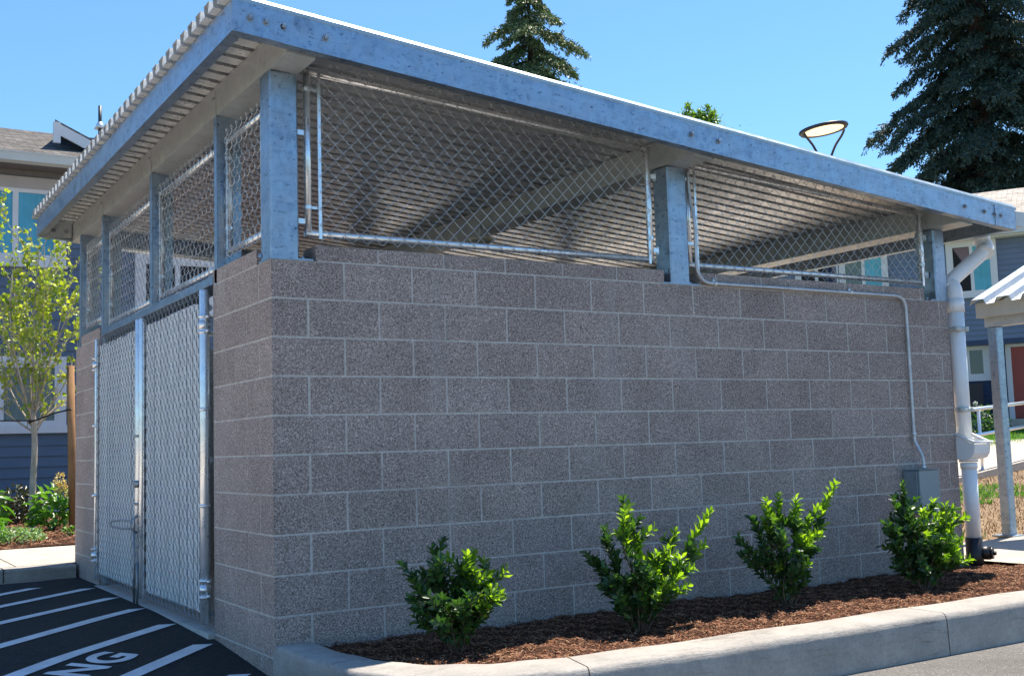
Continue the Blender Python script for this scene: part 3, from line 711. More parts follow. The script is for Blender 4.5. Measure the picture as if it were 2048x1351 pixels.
# ------------------------------------------------ downpipe at the right corner
PX, PY, PR = 5.462, -.015, .056
b = MB(); b.tube([(PX,PY,.90),(PX,PY,1.98)], PR, 24)
DP = b.build('downpipe', M['pvc'], ENC, True)
ox, oy, oz = 5.872, .01, gzt-.11
b = MB(); b.tube([(PX,PY,1.95),(PX,PY,2.055)], PR*1.13, 24); b.tube(smooth([(PX,PY,2.05),(PX,PY,2.11),(PX+.012,PY+.02,2.15),(PX+.04,PY+.055,2.20),(ox-.035,oy-.045,oz-.14),(ox-.008,oy-.012,oz-.08),(ox,oy,oz-.03),(ox,oy,oz)]), PR, 24)
b.tube([(ox,oy,oz-.075),(ox,oy,oz)], PR*1.12, 24); b.tube([(ox-.06,oy-.07,oz-.175),(ox-.03,oy-.035,oz-.125)], PR*1.12, 24)
b.build('elbow', M['pvc'], DP, True)
for z in (1.815, 1.20):
    b = MB(); b.tube([(PX,PY,z-.018),(PX,PY,z+.018)], PR+.004, 24); b.box((PX-PR-.03,PY-PR-.012,z-.018),(PX-PR+.02,PY-PR+.03,z+.018)); b.box((PX+.02,PY-PR-.014,z-.018),(PX+.045,PY-PR+.01,z+.018)); b.build('pipe_strap', M['gutter'], DP, True)
# rain head (open hopper)
hx0, hx1, hy0, hy1 = PX-.085, PX+.105, PY-.14, PY+.075
b = MB()
pr_ = [(hy1,1.035),(hy0+.02,.945),(hy0,.94),(hy0,.915),(hy0+.008,.87),(hy0+.03,.84),(hy0+.07,.825),(hy1-.01,.825),(hy1,.85)]
for (xa, xb) in ((hx0,hx0+.006),(hx1-.006,hx1)): b.prism(pr_, 0, xa, xb)
for i in range(1, len(pr_)-1):
    p, q = pr_[i], pr_[i+1]; b.add([(hx0+.003,p[0],p[1]),(hx1-.003,p[0],p[1]),(hx1-.003,q[0],q[1]),(hx0+.003,q[0],q[1])], [(0,1,2,3)])
b.box((hx0,hy1-.004,.85),(hx1,hy1,1.035)); 
b.hexa([(hx0-.008,hy1,1.035),(hx0+.016,hy1,1.035),(hx0+.016,hy0-.005,.945),(hx0-.008,hy0-.005,.945),(hx0-.008,hy1,1.05),(hx0+.016,hy1,1.05),(hx0+.016,hy0-.005,.96),(hx0-.008,hy0-.005,.96)])
b.hexa([(hx1-.016,hy1,1.035),(hx1+.008,hy1,1.035),(hx1+.008,hy0-.005,.945),(hx1-.016,hy0-.005,.945),(hx1-.016,hy1,1.05),(hx1+.008,hy1,1.05),(hx1+.008,hy0-.005,.96),(hx1-.016,hy0-.005,.96)])
b.box((hx0-.009,hy0-.02,.943),(hx1+.009,hy0+.004,.962))
for i in range(9):
    x = hx0+.02+i*.019; b.tube([(x,hy1-.01,1.03),(x,hy0+.02,.945)], .0025, 5)
b.build('rain_head', M['pvc'], DP, True)
b = MB(); b.tube([(PX,PY-.02,.85),(PX,PY-.02,.805)], PR*1.25, 24); b.tube([(PX,PY-.02,.80),(PX,PY-.02,.755)], PR*1.12, 24); b.tube([(PX,PY-.02,.80),(PX,PY-.02,.235)], PR, 24); b.build('lower_pipe', M['pvc'], DP, True)
b = MB(); b.tube([(PX,PY-.02,.24),(PX,PY-.02,-.05)], .062, 20); b.tube([(PX,PY-.02,.03),(PX,PY-.02,-.05)], .068, 20)
d = nrm(np.array([.45,-.89,0])); c0 = np.array([PX,PY-.02,.125])+RT*.04; b.tube([c0, c0+d*.075], .05, 20); b.tube([c0+d*.075, c0+d*.095], .044, 20); b.tube([c0+d*.095, c0+d*.115], .016, 4); b.build('drain_boot', M['black'], DP, True)

# ------------------------------------------------ electrical box and conduit
EB = empty('electrical_box', (4.86,-.07,.45), 'grey metal electrical box with thin conduit on the wall behind the rightmost shrub', 'electrical box')
b = MB(); b.cbox((4.755,-.145,.46),(4.975,-.001,.765),.003); b.build('enclosure_body', M['ebox'], EB)
b = MB(); b.cbox((4.751,-.150,.768),(4.979,.0,.773),.001); b.build('rain_cap', M['ebox'], EB)
b = MB(); b.cbox((4.747,-.128,.49),(4.7545,-.018,.752),.002); b.build('side_door', M['ebox'], EB)
b = MB(); b.cbox((4.742,-.128,.69),(4.7465,-.118,.74),.001); b.cbox((4.765,-.149,.56),(4.772,-.1455,.60),.001); b.build('latch', M['bolt'], EB)
yc = -.022
cp = smooth([(2.872,.03,2.80),(2.868,.015,2.60),(2.866,yc,2.45),(2.868,yc,2.18),(2.875,yc,2.125),(2.905,yc,2.075),(2.955,yc,2.052),(3.05,yc,2.048),(3.5,yc,2.048)], 6)
cp = np.concatenate([cp, smooth([(4.72,yc,2.045),(4.79,yc,2.043),(4.845,yc,2.022),(4.872,yc,1.975),(4.878,yc,1.91),(4.880,yc,1.4),(4.880,yc,1.02),(4.883,yc-.01,.96),(4.893,yc-.045,.88),(4.896,yc-.055,.83),(4.896,yc-.055,.772)], 6)])
b = MB(); b.tube(cp, .0115, 10); b.build('conduit', M['wire'], EB, True)
b = MB()
for x in (3.02,4.30): clamp(b, (x,yc,2.048), 0, .0155, .025); b.box((x-.008,-.011,2.05),(x+.008,-.0005,2.085))
for z in (1.03,.785): clamp(b, (4.8805 if z>.9 else 4.896, yc if z>.9 else yc-.055, z), 2, .016, .02)
b.split('conduit_strap', M['tube'], EB, True)

# ================================================================== shrubs along the wall
def shrub(base, label, tips, seed, new=()):  # new: branches whose outer leaves get the painted sunlit colour
    R_ = random.Random(seed); N_ = np.random.RandomState(seed); bx, by = base; z0 = bedz(bx, by)
    root = empty('laurel_shrub', (bx,by,z0), label, 'shrub', 'evergreen shrubs planted along the block wall'); st = MB()
    C, D, U, Ls, C2, D2, U2, L2 = [[] for _ in range(8)]
    def branch(p0, p1, r0, dens, islit, ls):
        p0 = np.array(p0); p1 = np.array(p1); mid = (p0+p1)/2 + N_.normal(0,.012,3) - np.array([0,0,.0]); c = smooth([p0, mid, p1], 4)
        st.tube(c, list(np.linspace(r0, r0*.35, len(c))), 5, False)
        ln = np.linalg.norm(p1-p0); n = max(3, int(ln/dens)); a = R_.random()*6.28
        for i in range(n):
            t = (i+.4)/n
            if t < .22 and r0 > .003: continue
            q = p0 + (p1-p0)*t + (mid-(p0+p1)/2)*4*t*(1-t)*.5; d = nrm(p1-p0); a += 2.4
            s_ = nrm(np.cross(d, [0.3,.1,1.])); w_ = np.cross(s_, d); out = s_*math.cos(a)+w_*math.sin(a)
            dd = nrm(d*R_.uniform(.5,1.0) + out*R_.uniform(.7,1.1) + np.array([0,0,.18]))
            l = ls*R_.uniform(.75,1.2)*(1 if t < .8 else .8)
            if islit and t > .45: C2.append(q); D2.append(dd); U2.append(d+N_.normal(0,.3,3)); L2.append(l)
            else: C.append(q); D.append(dd); U.append(d+N_.normal(0,.3,3)); Ls.append(l)
    for i, (dx, h, dy, wgt) in enumerate(tips):
        tip = np.array([bx+dx, by+dy, z0+h]); root0 = np.array([bx+dx*.08+R_.uniform(-.012,.012), by+dy*.08, z0-.01])
        k1 = root0 + (tip-root0)*.45 + np.array([dx*-.05,0,.02]); branch(root0, k1, .0060, .016, False, .056); branch(k1, tip, .0040, .0062, i in new, .058)
        for j in range(wgt):
            t = R_.uniform(.25,.92); q = root0 + (tip-root0)*t; e = q + np.array([R_.uniform(-.10,.10)+dx*.15, R_.uniform(-.11,.11), R_.uniform(.04,.13)])*(1.15-.4*t)
            branch(q, e, .0024, .0075, i in new, .055)
    st.build('stem', M['stem'], root, True)
    leaves('foliage', C, D, Ls, np.array(Ls)*.52, M['shrub'], root, U)
    if C2: leaves('sunlit_foliage', C2, D2, L2, np.array(L2)*.45, M['shrublit'], root, U2)  # leaves on the sunny side, painted as if lit
shrub((.66,-.70), 'round bushy laurel shrub nearest the street corner, leftmost of the row', [(-.235,.39,.0,7),(-.20,.27,.08,6),(-.11,.50,.02,8),(-.03,.42,.10,7),(.05,.46,-.03,8),(.13,.46,.03,7),(.21,.36,.02,7),(.24,.27,-.04,6),(.13,.27,-.13,7),(-.02,.28,-.15,7),(-.13,.24,-.10,6),(.0,.34,.0,8)], 3, (4,5,6,7,8))
shrub((1.735,-.75), 'tall laurel shrub with one upright shoot and one long arm reaching right', [(-.06,.70,.03,4),(-.15,.64,-.10,4),(-.21,.50,.02,7),(-.24,.38,.05,7),(-.20,.24,-.05,6),(.02,.50,.03,7),(.10,.40,-.03,8),(.22,.42,.02,7),(.50,.60,-.02,2),(.30,.50,.05,5),(.26,.33,-.05,7),(-.05,.36,-.12,8),(.10,.26,-.10,7),(-.10,.20,.08,6)], 8, (1,5,6,7,8,9,10,12))
shrub((2.86,-.70), 'open laurel shrub with bare sideways twig at left and tip pointing up right', [(-.37,.42,.0,1),(-.24,.52,.02,4),(-.15,.63,.0,5),(.0,.64,.04,6),(.08,.62,-.02,5),(.43,.69,.0,2),(.20,.50,.0,6),(-.10,.45,-.06,7),(.04,.40,-.08,6),(.17,.32,.03,5),(-.15,.28,.05,6),(.02,.24,-.05,6)], 15, (2,3,4,5,6,8))
shrub((4.02,-.72), 'widest laurel shrub in front of the grey electrical box beside the downpipe', [(-.22,.60,.02,6),(-.33,.45,.0,7),(-.28,.30,.0,6),(-.10,.68,.03,6),(-.13,.48,-.04,8),(.03,.50,.0,8),(.14,.52,.02,8),(.24,.52,-.02,8),(.34,.44,.0,7),(.36,.30,-.02,6),(.22,.30,-.06,8),(.05,.30,-.09,8),(-.12,.26,-.05,7),(.28,.18,-.05,5)], 23, (5,6,7,8,9,10,13))
b = MB(); b.tube([(5.12,-.72,.075),(5.75,-.80,.085)], .011, 6); tag(b.build('yellow_stick', M['yellow'], None), 'thin yellow stick lying on the mulch at the right edge', 'stick')

# ================================================================== trees
def young_tree(base, label):
    bx, by, bz = base; root = empty('young_tree', base, label, 'tree'); tr = MB(); br = MB(); R_ = random.Random(5); N_ = np.random.RandomState(5)
    tr.tube(smooth([(bx,by,bz-.05),(bx-.01,by,bz+.5),(bx+.01,by,bz+1.1),(bx-.02,by,bz+1.55)],4), list(np.linspace(.046,.034,13)), 12)
    tr.build('trunk', M['treebark'], root, True); C, D, L = [], [], []
    top = np.array([bx-.02,by,bz+1.5])
    def twig(p0, p1, r0, lev):
        p0 = np.array(p0); p1 = np.array(p1); ln = np.linalg.norm(p1-p0); mid = (p0+p1)/2 + N_.normal(0,.05*ln,3); c = smooth([p0,mid,p1],4)
        br.tube(c, list(np.linspace(r0, max(.0025,r0*.35), len(c))), 5, False)
        if lev < 3:
            n = [8,6,4][lev] if ln > .5 else 3
            for i in range(n):
                t = R_.uniform(.2,.98); q = c[int(t*(len(c)-1))]; d = nrm(p1-p0); s_ = N_.normal(0,1,3); s_ -= d*(s_@d); s_ = nrm(s_)
                e = q + (d*R_.uniform(.3,.8)+s_*R_.uniform(.3,.7)+np.array([0,0,.25]))*ln*R_.uniform(.22,.42); twig(q, e, r0*.42, lev+1)
        if lev >= 1:
            n = int(ln/.07)+1
            for i in range(n):
                t = (i+.5)/n
                if q_h(c[min(len(c)-1,int(t*len(c)))][2]-bz): continue
                q = c[min(len(c)-1,int(t*len(c)))] + N_.normal(0,.012,3); 
                C.append(q); D.append(N_.normal(0,1,3)+np.array([0,0,-.1])); L.append(R_.uniform(.045,.075))
    def q_h(h): return R_.random() < (.78 if h < 1.9 else .5 if h < 2.5 else .12)
    for (a, tilt, ln) in [(0,.05,2.45),(1.3,.35,1.8),(2.9,.42,2.0),(4.2,.36,2.0),(5.4,.40,1.8),(.4,.27,2.1),(3.4,.24,2.2),(2.1,.55,1.3),(5.9,.52,1.3),(4.7,.2,2.2),(1.9,.3,2.0),(2.9,.8,1.0),(.1,.9,.8)]:
        st = top - np.array([0,0,R_.uniform(0,.35)]); d = np.array([math.cos(a)*math.sin(tilt), math.sin(a)*math.sin(tilt), math.cos(tilt)]); twig(st, st+d*ln, .021 if ln > 2.5 else .015, 0)
    br.build('limbs', M['treebark'], root, True); n = len(C)
    leaves('foliage', C, D, L, np.array(L)*1.0, M['treeleaf'], root, N_.normal(size=(n,3)), 1.6)
TB = at_plane(66, 1060, 1, 10.3)
young_tree((TB[0], TB[1], .13), 'slim young street tree with pale bark and bright green leaves before the blue house')
SP = at_plane(146, 1065, 1, 9.6); SP[2] = .1
b = MB(); tp = np.array([SP[0]-.045,SP[1],2.22]); b.tube([SP, SP*.5+tp*.5, tp], [.050,.050,.047], 12); SK = b.build('tree_stake', M['stake'], None, True); tag(SK, 'round wooden stake beside the block pier, tied to the young tree', 'stake')
b = MB(); za = 1.53; A_ = np.array([TB[0],TB[1]-.05,za+.02])
b.tube(smooth([(tp[0]-.0,tp[1]-.055,za+.13),(SP[0]*.5+TB[0]*.5,SP[1]*.5+TB[1]*.5-.05,za+.10),A_,(TB[0]-.08,TB[1],za),(TB[0]+.0,TB[1]+.07,za)]), .010, 6)
b.tube(smooth([A_,(TB[0]-.6,TB[1]-.1,za+.03),(TB[0]-1.4,TB[1]-.2,za+.10)]), .010, 6)
b.tube([(tp[0]-.052,tp[1],za+.13),(tp[0],tp[1]-.054,za+.13),(tp[0]+.052,tp[1],za+.13)], .010, 6); tag(b.build('tree_tie', M['black'], None, True), 'black rubber tie strung between the wooden stake and the young tree', 'tree tie')

def spray(C, Dv, p, d, n, L, spread, droop, N_):
    for _ in range(n):
        C.append(p+N_.normal(0,spread,3)); Dv.append(nrm(d + N_.normal(0,.7,3) + np.array([0,0,-droop])))
def conifer(name, base, H, rad, trunk_r, label, seed, mat, droop, nb, wid, zlow=2., tipup=.25, dens=1., rr_=(.72,1.12)):
    R_ = random.Random(seed); N_ = np.random.RandomState(seed); base = np.array(base, float); root = empty(name, base, label, 'tree')
    t = MB(); t.tube([base+[0,0,-.2], base+[0,0,H*.5], base+[0,0,H*.98]], [trunk_r, trunk_r*.62, .03], 12); t.build('trunk', M['conbark'], root, True)
    lim = MB(); C, Dv, L = [], [], []
    for i in range(nb):
        f = (i+.5)/nb; z = zlow + (H-zlow)*(f**.9); rr = rad(z)*R_.uniform(*rr_); a = i*2.39996+R_.uniform(-.35,.35)
        d = np.array([math.cos(a), math.sin(a), 0]); side = np.array([-d[1], d[0], 0]); p0 = base+[0,0,z]
        pts = []
        for k in range(7):
            s_ = k/6; pts.append(p0 + d*rr*s_ + np.array([0,0, (.10*s_ - droop*s_**1.6 + tipup*.5*s_**4)*rr]) + N_.normal(0,.03*rr*s_,3)*.5)
        lim.tube(pts, list(np.linspace(.035+.012*rr, .008, 7)), 5, False)
        m_ = int(rr*9*dens)+4
        for k in range(m_):
            s_ = .12+.88*(k+.5)/m_; q = pts[0]+(pts[-1]-pts[0])*0; j = s_*6; j0 = min(5,int(j)); q = pts[j0]*(1-(j-j0))+pts[j0+1]*(j-j0)
            wl = rr*wid*(1-abs(s_-.45)*1.2)*R_.uniform(.6,1.2)
            for sd in (-1, 1):
                e = q + side*sd*wl*.9 + d*wl*.5 + np.array([0,0,-wl*R_.uniform(.15,.75)*droop*2])
                nn = max(3, int(wl/.075))
                for u_ in range(nn):
                    w_ = (u_+.5)/nn; c = q*(1-w_)+e*w_ + N_.normal(0,.03,3)
                    for _ in range(5):
                        C.append(c+N_.normal(0,.035,3)); dd = nrm(nrm(e-q)*.7 + d*.3 + N_.normal(0,.55,3) + np.array([0,0,-droop*.9+tipup*.6])); Dv.append(dd); L.append(R_.uniform(.09,.21))
            if R_.random() < .9:
                for _ in range(8): C.append(q+N_.normal(0,.06,3)); Dv.append(nrm(d*.4+N_.normal(0,.6,3)+np.array([0,0,.45]))); L.append(R_.uniform(.09,.17))
    for _ in range(60): C.append(base+[0,0,H*R_.uniform(.93,1.0)]+N_.normal(0,.06,3)); Dv.append(nrm(N_.normal(0,.6,3)+[0,0,.6])); L.append(.2)
    lim.build('limbs', M['conbark'], root)
    C = np.array(C); D = np.array(Dv); L = np.array(L)[:,None]; U = N_.normal(size=C.shape); Sd = nrm(np.cross(D,U)); w = L*.17
    V = np.stack([C-Sd*w*.5, C+D*L*.55-Sd*w, C+D*L, C+D*L*.5+Sd*w], 1)
    quads('crown', V, mat, root, 4); return len(C)
c1 = at_depth(1086, 880, 45); c1[2] = .3
n1 = conifer('fir_tree', c1, 21.7, lambda z: float(np.interp(z, [2,8,12,15,17,19,21.5], [4.9,4.6,3.9,3.2,2.5,1.5,.15])), .33, 'tall fir with drooping branches rising behind the middle of the metal roof', 31, M['needle'], .66, 115, .34, 4., .10, 1.05, (.45,1.20))
c2 = at_depth(2012, 880, 42); c2[2] = .6
n2 = conifer('fir_tree', c2, 29, lambda z: float(np.interp(z, [2,6,10,14,17,20,25,29], [4.6,4.7,4.4,4.3,3.7,3.0,1.7,.2])), .48, 'large dark conifer with hanging twigs behind the right hand houses', 47, M['needled'], .66, 185, .33, 3.5, .0, .95, (.45,1.05))
print('needles', n1, n2)
def round_tree(base, H, R, label, seed):
    R_ = random.Random(seed); N_ = np.random.RandomState(seed); base = np.array(base, float); root = empty('broadleaf_tree', base, label, 'tree')
    t = MB(); t.tube([base+[0,0,-.2], base+[.1,0,H*.45], base+[0,.1,H*.93]], [.28,.18,.03], 10); t.build('trunk', M['conbark'], root, True); C, D = [], []; lim = MB()
    for i in range(60):
        f = R_.uniform(.3,.90); a = R_.uniform(0,6.28); r = R*math.sqrt(max(0,1-((f-.55)/.47)**2))*R_.uniform(.5,1); p = base+[0,0,H*f*.8]; e = base+np.array([math.cos(a)*r, math.sin(a)*r, H*f])
        lim.tube([p, e], [.05,.015], 5, False)
        for _ in range(90): C.append(e+N_.normal(0,1,3)*[.42,.42,.5]); D.append(N_.normal(0,1,3))
    for (dx,h) in ((-.48,H+.22),(.02,H-.12),(.42,H+.08),(-.25,H-.25),(.68,H-.20),(.2,H-.30),(-.65,H-.30),(.45,H-.35)):
        for j in range(480): C.append(base+RT*dx+[0,0,h-j*.0030]+N_.normal(0,.045+.0006*j,3)); D.append(N_.normal(0,.7,3)+[0,0,.6])
    lim.build('limbs', M['conbark'], root); leaves('foliage', C, D, NP.uniform(.09,.16,len(C)), .07, M['poplar'], root)
c3 = at_depth(1398, 240, 50); c3[2] = .3
round_tree(c3, 15.75, 3.2, 'light green tree top peeking over the metal roof left of the lamp', 61)

# ------------------------------------------------ street lamp
lp = at_depth(1650, 880, 12.6); top_ = at_depth(1647, 259, 12.6); zc = top_[2]; base = np.array([top_[0], top_[1], .05])
LMP = empty('street_lamp', base, 'modern street lamp with a lit ring head on two curved arms above the roof', 'street lamp')
b = MB(); b.tube([base, base+[0,0,zc-.75]], [.06,.05], 16); b.tube([base, base+[0,0,.02]], .14, 16); b.build('pole', M['lamp'], LMP, True)
for s in (-1, 1):
    P_ = lambda r, z: top_ + RT*r*s + np.array([0,0,z])
    b = MB(); b.tube(smooth([P_(.02,-.80),P_(.03,-.55),P_(.05,-.38),P_(.12,-.20),P_(.20,-.08),P_(.235,-.01)],5), .0135, 8); b.build('arm', M['lamp'], LMP, True)
b = MB(); vs = []; N = 40; ta = Matrix.Rotation(math.radians(-7), 3, Vector(FW))
q = [(.225,-.012),(.262,-.020),(.278,.0),(.272,.018),(.20,.034),(.0,.040)]
for i in range(N):
    a = 2*math.pi*i/N
    for (r, z) in q: vs.append(np.array(ta @ Vector((r*math.cos(a), r*math.sin(a), z)))+top_)
k = len(q); b.add(vs, [(i*k+j, ((i+1)%N)*k+j, ((i+1)%N)*k+j+1, i*k+j+1) for i in range(N) for j in range(k-1)]); b.build('lamp_head', M['lamp'], LMP, True)
b = MB(); vs = [np.array(ta @ Vector((.224*math.cos(2*math.pi*i/N), .224*math.sin(2*math.pi*i/N), -.010)))+top_ for i in range(N)]; b.add(vs, [tuple(range(N))]); b.build('lens', M['lens'], LMP)

# ================================================================== houses
def wall_siding(O, ex, ez0, ez1, w, exposure=.175, mat=None, parent=None, name='siding', nrm_=None):
    """lapped boards: O origin (level), ex unit vector along the wall, nrm_ outward normal"""
    b = MB(); z = ez0
    while z < ez1-.01:
        z2 = min(z+exposure, ez1); a = [O+nrm_*.034+np.array([0,0,z+.012]), O+nrm_*.010+np.array([0,0,z2+.012]), O+nrm_*.002+np.array([0,0,z2+.012]), O+nrm_*.0+np.array([0,0,z+.012])]
        vs = a + [p+ex*w for p in a]; b.add(vs, [(0,4,5,1),(0,3,7,4),(1,5,6,2),(0,1,2,3),(4,7,6,5)]); z = z2
    return b.build(name, mat, parent)
class Facade:
    def __init__(s, O, ex, nn, parent): s.O = np.array(O, float); s.ex = np.array(ex, float); s.n = np.array(nn, float); s.par = parent
    def hit(s, u, v):
        d = ray(u, v); t = ((s.O-CAM)@s.n)/(d@s.n); p = CAM+d*t; return float((p-s.O)@s.ex), float(p[2])
    def P(s, a, z, o): return s.O*np.array([1,1,0]) + s.ex*a + s.n*o + np.array([0,0,z])
    def bx(s, b, a0, a1, z0, z1, o0, o1):
        b.hexa([s.P(a0,z0,o1), s.P(a1,z0,o1), s.P(a1,z0,o0), s.P(a0,z0,o0), s.P(a0,z1,o1), s.P(a1,z1,o1), s.P(a1,z1,o0), s.P(a0,z1,o0)])
    def window(s, a0, a1, z0, z1, mats, trim=.11, top=None, tm='trim', nm='window', cur=None):
        b = MB(); s.bx(b, a0-trim, a0, z0-trim, z1+trim, .0, .075); s.bx(b, a1, a1+trim, z0-trim, z1+trim, .0, .075)
        s.bx(b, a0, a1, z1, z1+trim, .0, .074); s.bx(b, a0, a1, z0-trim, z0, .0, .074); s.bx(b, a0-trim-.02, a1+trim+.02, z0-trim-.02, z0-trim+.02, .0, .09)
        w = b.build(nm, M[tm], s.par); n = len(mats); cw = (a1-a0)/n
        f = MB()
        for i in range(n):
            x0 = a0+i*cw; x1 = x0+cw
            for (p0,p1,q0,q1) in ((x0,x0+.045,z0,z1),(x1-.045,x1,z0,z1),(x0+.045,x1-.045,z0,z0+.045),(x0+.045,x1-.045,z1-.045,z1)): s.bx(f, p0, p1, q0, q1, .0, .068)
        f.build('window_frame', M['trim'], w)
        g = MB()
        for i in range(n):
            x0 = a0+i*cw+.045; x1 = a0+(i+1)*cw-.045
            if mats[i] in ('curtain','curtain2','blind'):
                k = 18; vs = []
                for j in range(k+1):
                    xx = x0+(x1-x0)*j/k; oo = .050+.006*math.sin(j*2.1)+.003*math.sin(j*5.3); vs += [s.P(xx,z0+.046,oo), s.P(xx,z1-.046,oo)]
                g.cur = 1+i; g.add(vs, [(2*j,2*j+2,2*j+3,2*j+1) for j in range(k)]); 
            else: g.cur = 1+i; s.bx(g, x0, x1, z0+.046, z1-.046, .002, .046)
        g.build('pane', [M['room']]+[M[q] for q in mats], w); return w
def uvroof(b): pass
def roof_slab(name, P4, th, mat, parent):
    """P4: eave-left, eave-right, ridge-right, ridge-left; UV in metres"""
    P4 = [np.array(p, float) for p in P4]; b = MB(); dn = np.array([0,0,-th]); b.hexa([p+dn for p in P4] + P4); o = b.build(name, mat, parent)
    uv = o.data.uv_layers.new(name='UVMap'); ex = nrm(P4[1]-P4[0]); ey = nrm((P4[3]-P4[0]) - ex*((P4[3]-P4[0])@ex))
    for l in o.data.loops:
        p = np.array(b.v[l.vertex_index]); uv.data[l.index].uv = (float((p-P4[0])@ex), float((p-P4[0])@ey))
    return o
# ---- left house (facade parallel to the front wall of the enclosure)
YH = 14.5
H1 = empty('apartment_house', (2,YH,0), 'two storey blue apartment house behind the young tree at the left', 'house')
F1 = Facade((-6,YH,0), (1,0,0), (0,-1,0), H1)
ge = at_plane(0, 323, 1, YH-.55); zE = ge[2]                   # underside of the gutter
wt = zE+.02
b = MB(); b.box((-6,YH,.0),(11,YH+9,wt-.0)); b.build('wall', M['navy'], H1)
wall_siding(np.array([-6,YH,0.]), np.array([1,0,0.]), .22, wt-.45, 17, .175, M['siding'], H1, 'siding', np.array([0,-1.,0]))
b = MB(); b.box((-6,YH-.03,.05),(11,YH,.22)); b.build('plinth', M['slab'], H1)
b = MB(); b.box((-6,YH-.025,wt-.45),(11,YH,wt-.0)); b.build('frieze', M['soffit'], H1)
b = MB(); b.box((-6.5,YH-.50,wt),(11.5,YH,wt+.03)); b.build('soffit', M['soffit'], H1)
b = MB(); b.prism([(YH-.62,wt+.16),(YH-.60,wt+.02),(YH-.50,wt-.01),(YH-.49,wt+.16)], 0, -6.5, 11.5); b.box((-6.5,YH-.63,wt+.145),(11.5,YH-.485,wt+.165)); b.build('gutter', M['gutter'], H1)
# roof pitch found from the ridge line
er = np.array([0, YH-.5, wt+.15]); d = ray(0, 255); pitch = 5/12
tt = (er[2]-CAM[2] - pitch*(er[1]-CAM[1]))/(d[2]-pitch*d[1]); rp = CAM+d*tt; yr, zr = rp[1], rp[2]
if not (YH < yr < YH+20): yr = YH+5.; zr = er[2]+pitch*5.5
print('left roof', zE, yr, zr)
roof_slab('roof', [(-6.5,YH-.58,er[2]-.03),(11.5,YH-.58,er[2]-.03),(11.5,yr,zr),(-6.5,yr,zr)], .05, M['shingle'], H1)
roof_slab('roof', [(11.5,2*yr-YH+.58,er[2]-.03),(-6.5,2*yr-YH+.58,er[2]-.03),(-6.5,yr,zr),(11.5,yr,zr)], .05, M['shingle'], H1)
b = MB(); b.prism([(YH-.5,wt+.1),(2*yr-YH+.5,wt+.1),(yr,zr-.08)], 0, -5.95, 10.95); b.build('attic', M['siding'], H1)
# monopitch dormer over the main slope
yd = YH+.75
pk = at_plane(109, 240, 1, yd-.35); pe = at_plane(250, 316, 1, yd-.35); sl_ = (pe[2]-pk[2])/(pe[0]-pk[0]); xd0, xd1 = pk[0], pk[0]+5.2; zt = lambda x: pk[2]+sl_*(x-xd0)
xd1 = pe[0]+.1
DR = roof_slab('dormer_roof', [(xd1,yd-.4,zt(xd1)),(xd1+.3,yd+3.2,zt(xd0)+.42),(xd0+.7,yd+3.2,zt(xd0)+.42),(xd0,yd-.4,zt(xd0))], .05, M['shingle'], H1)
b = MB(); b.hexa([(xd0,yd-.42,zt(xd0)-.24),(xd1,yd-.42,zt(xd1)-.24),(xd1,yd-.385,zt(xd1)-.24),(xd0,yd-.385,zt(xd0)-.24),(xd0,yd-.42,zt(xd0)-.045),(xd1,yd-.42,zt(xd1)-.045),(xd1,yd-.385,zt(xd1)-.045),(xd0,yd-.385,zt(xd0)-.045)])
b.box((xd0-.03,yd-.43,zt(xd0)-.42),(xd0+.09,yd-.38,zt(xd0)-.05)); b.build('barge_board', M['trim'], DR)
b = MB(); b.hexa([(xd0+.35,yd+.3,er[2]),(xd1-.3,yd+.3,er[2]),(xd1-.3,yd+3.1,er[2]),(xd0+.8,yd+3.1,er[2]),(xd0+.35,yd+.3,zt(xd0+.35)-.06),(xd1-.3,yd+.3,zt(xd1-.3)-.06),(xd1-.1,yd+3.1,zt(xd0)+.34),(xd0+.8,yd+3.1,zt(xd0)+.34)]); b.build('dormer_wall', M['navy'], DR)
vp = at_plane(200, 244, 1, yd+1.6); b = MB(); b.tube([vp+[0,0,-.3], vp+[0,0,.32]], .035, 10); VP_ = b.build('vent_pipe', M['darkmetal'], H1, True)
b = MB(); b.tube([vp+[0,0,-.14], vp+[0,0,-.06], vp+[0,0,-.0]], [.11,.07,.04], 14); b.build('vent_boot', M['alu'], VP_, True)
def box_from(F, u0, v0, u1, v1):
    a0, z1 = F.hit(u0, v0); a1, z0 = F.hit(u1, v1); return a0, a1, z0, z1
a0, a1, z0, z1 = box_from(F1, -60, 372, 112, 518)
F1.window(a1-2.6, a1, z0, z1, ['curtain','blind','curtain','curtain'], .15, nm='window')
b = MB(); F1.bx(b, a1-2.85, a1+.18, z1+.02, z1+.22, .0, .082); b.build('window_head', M['taupe'], H1)
a0, a1, z0, z1 = box_from(F1, -80, 728, 113, 846)
F1.window(a1-2.6, a1, z0, z1, ['blind','blind','blind'], .14)
b = MB(); F1.bx(b, a1-2.9, a1+.2, z0-.16, z0-.03, .0, .10); b.build('sill', M['trim'], H1)
_, ztw = F1.hit(330, 520); _, zbw = F1.hit(330, 612); xa, _ = F1.hit(285, 550); xb, _ = F1.hit(420, 550)
F1.window(xa+.0, xb, zbw, ztw-.05, ['room','room'], .14)
xa, _ = F1.hit(470, 550); F1.window(xa+.6, xa+2.2, zbw, ztw, ['curtain','room'], .14)

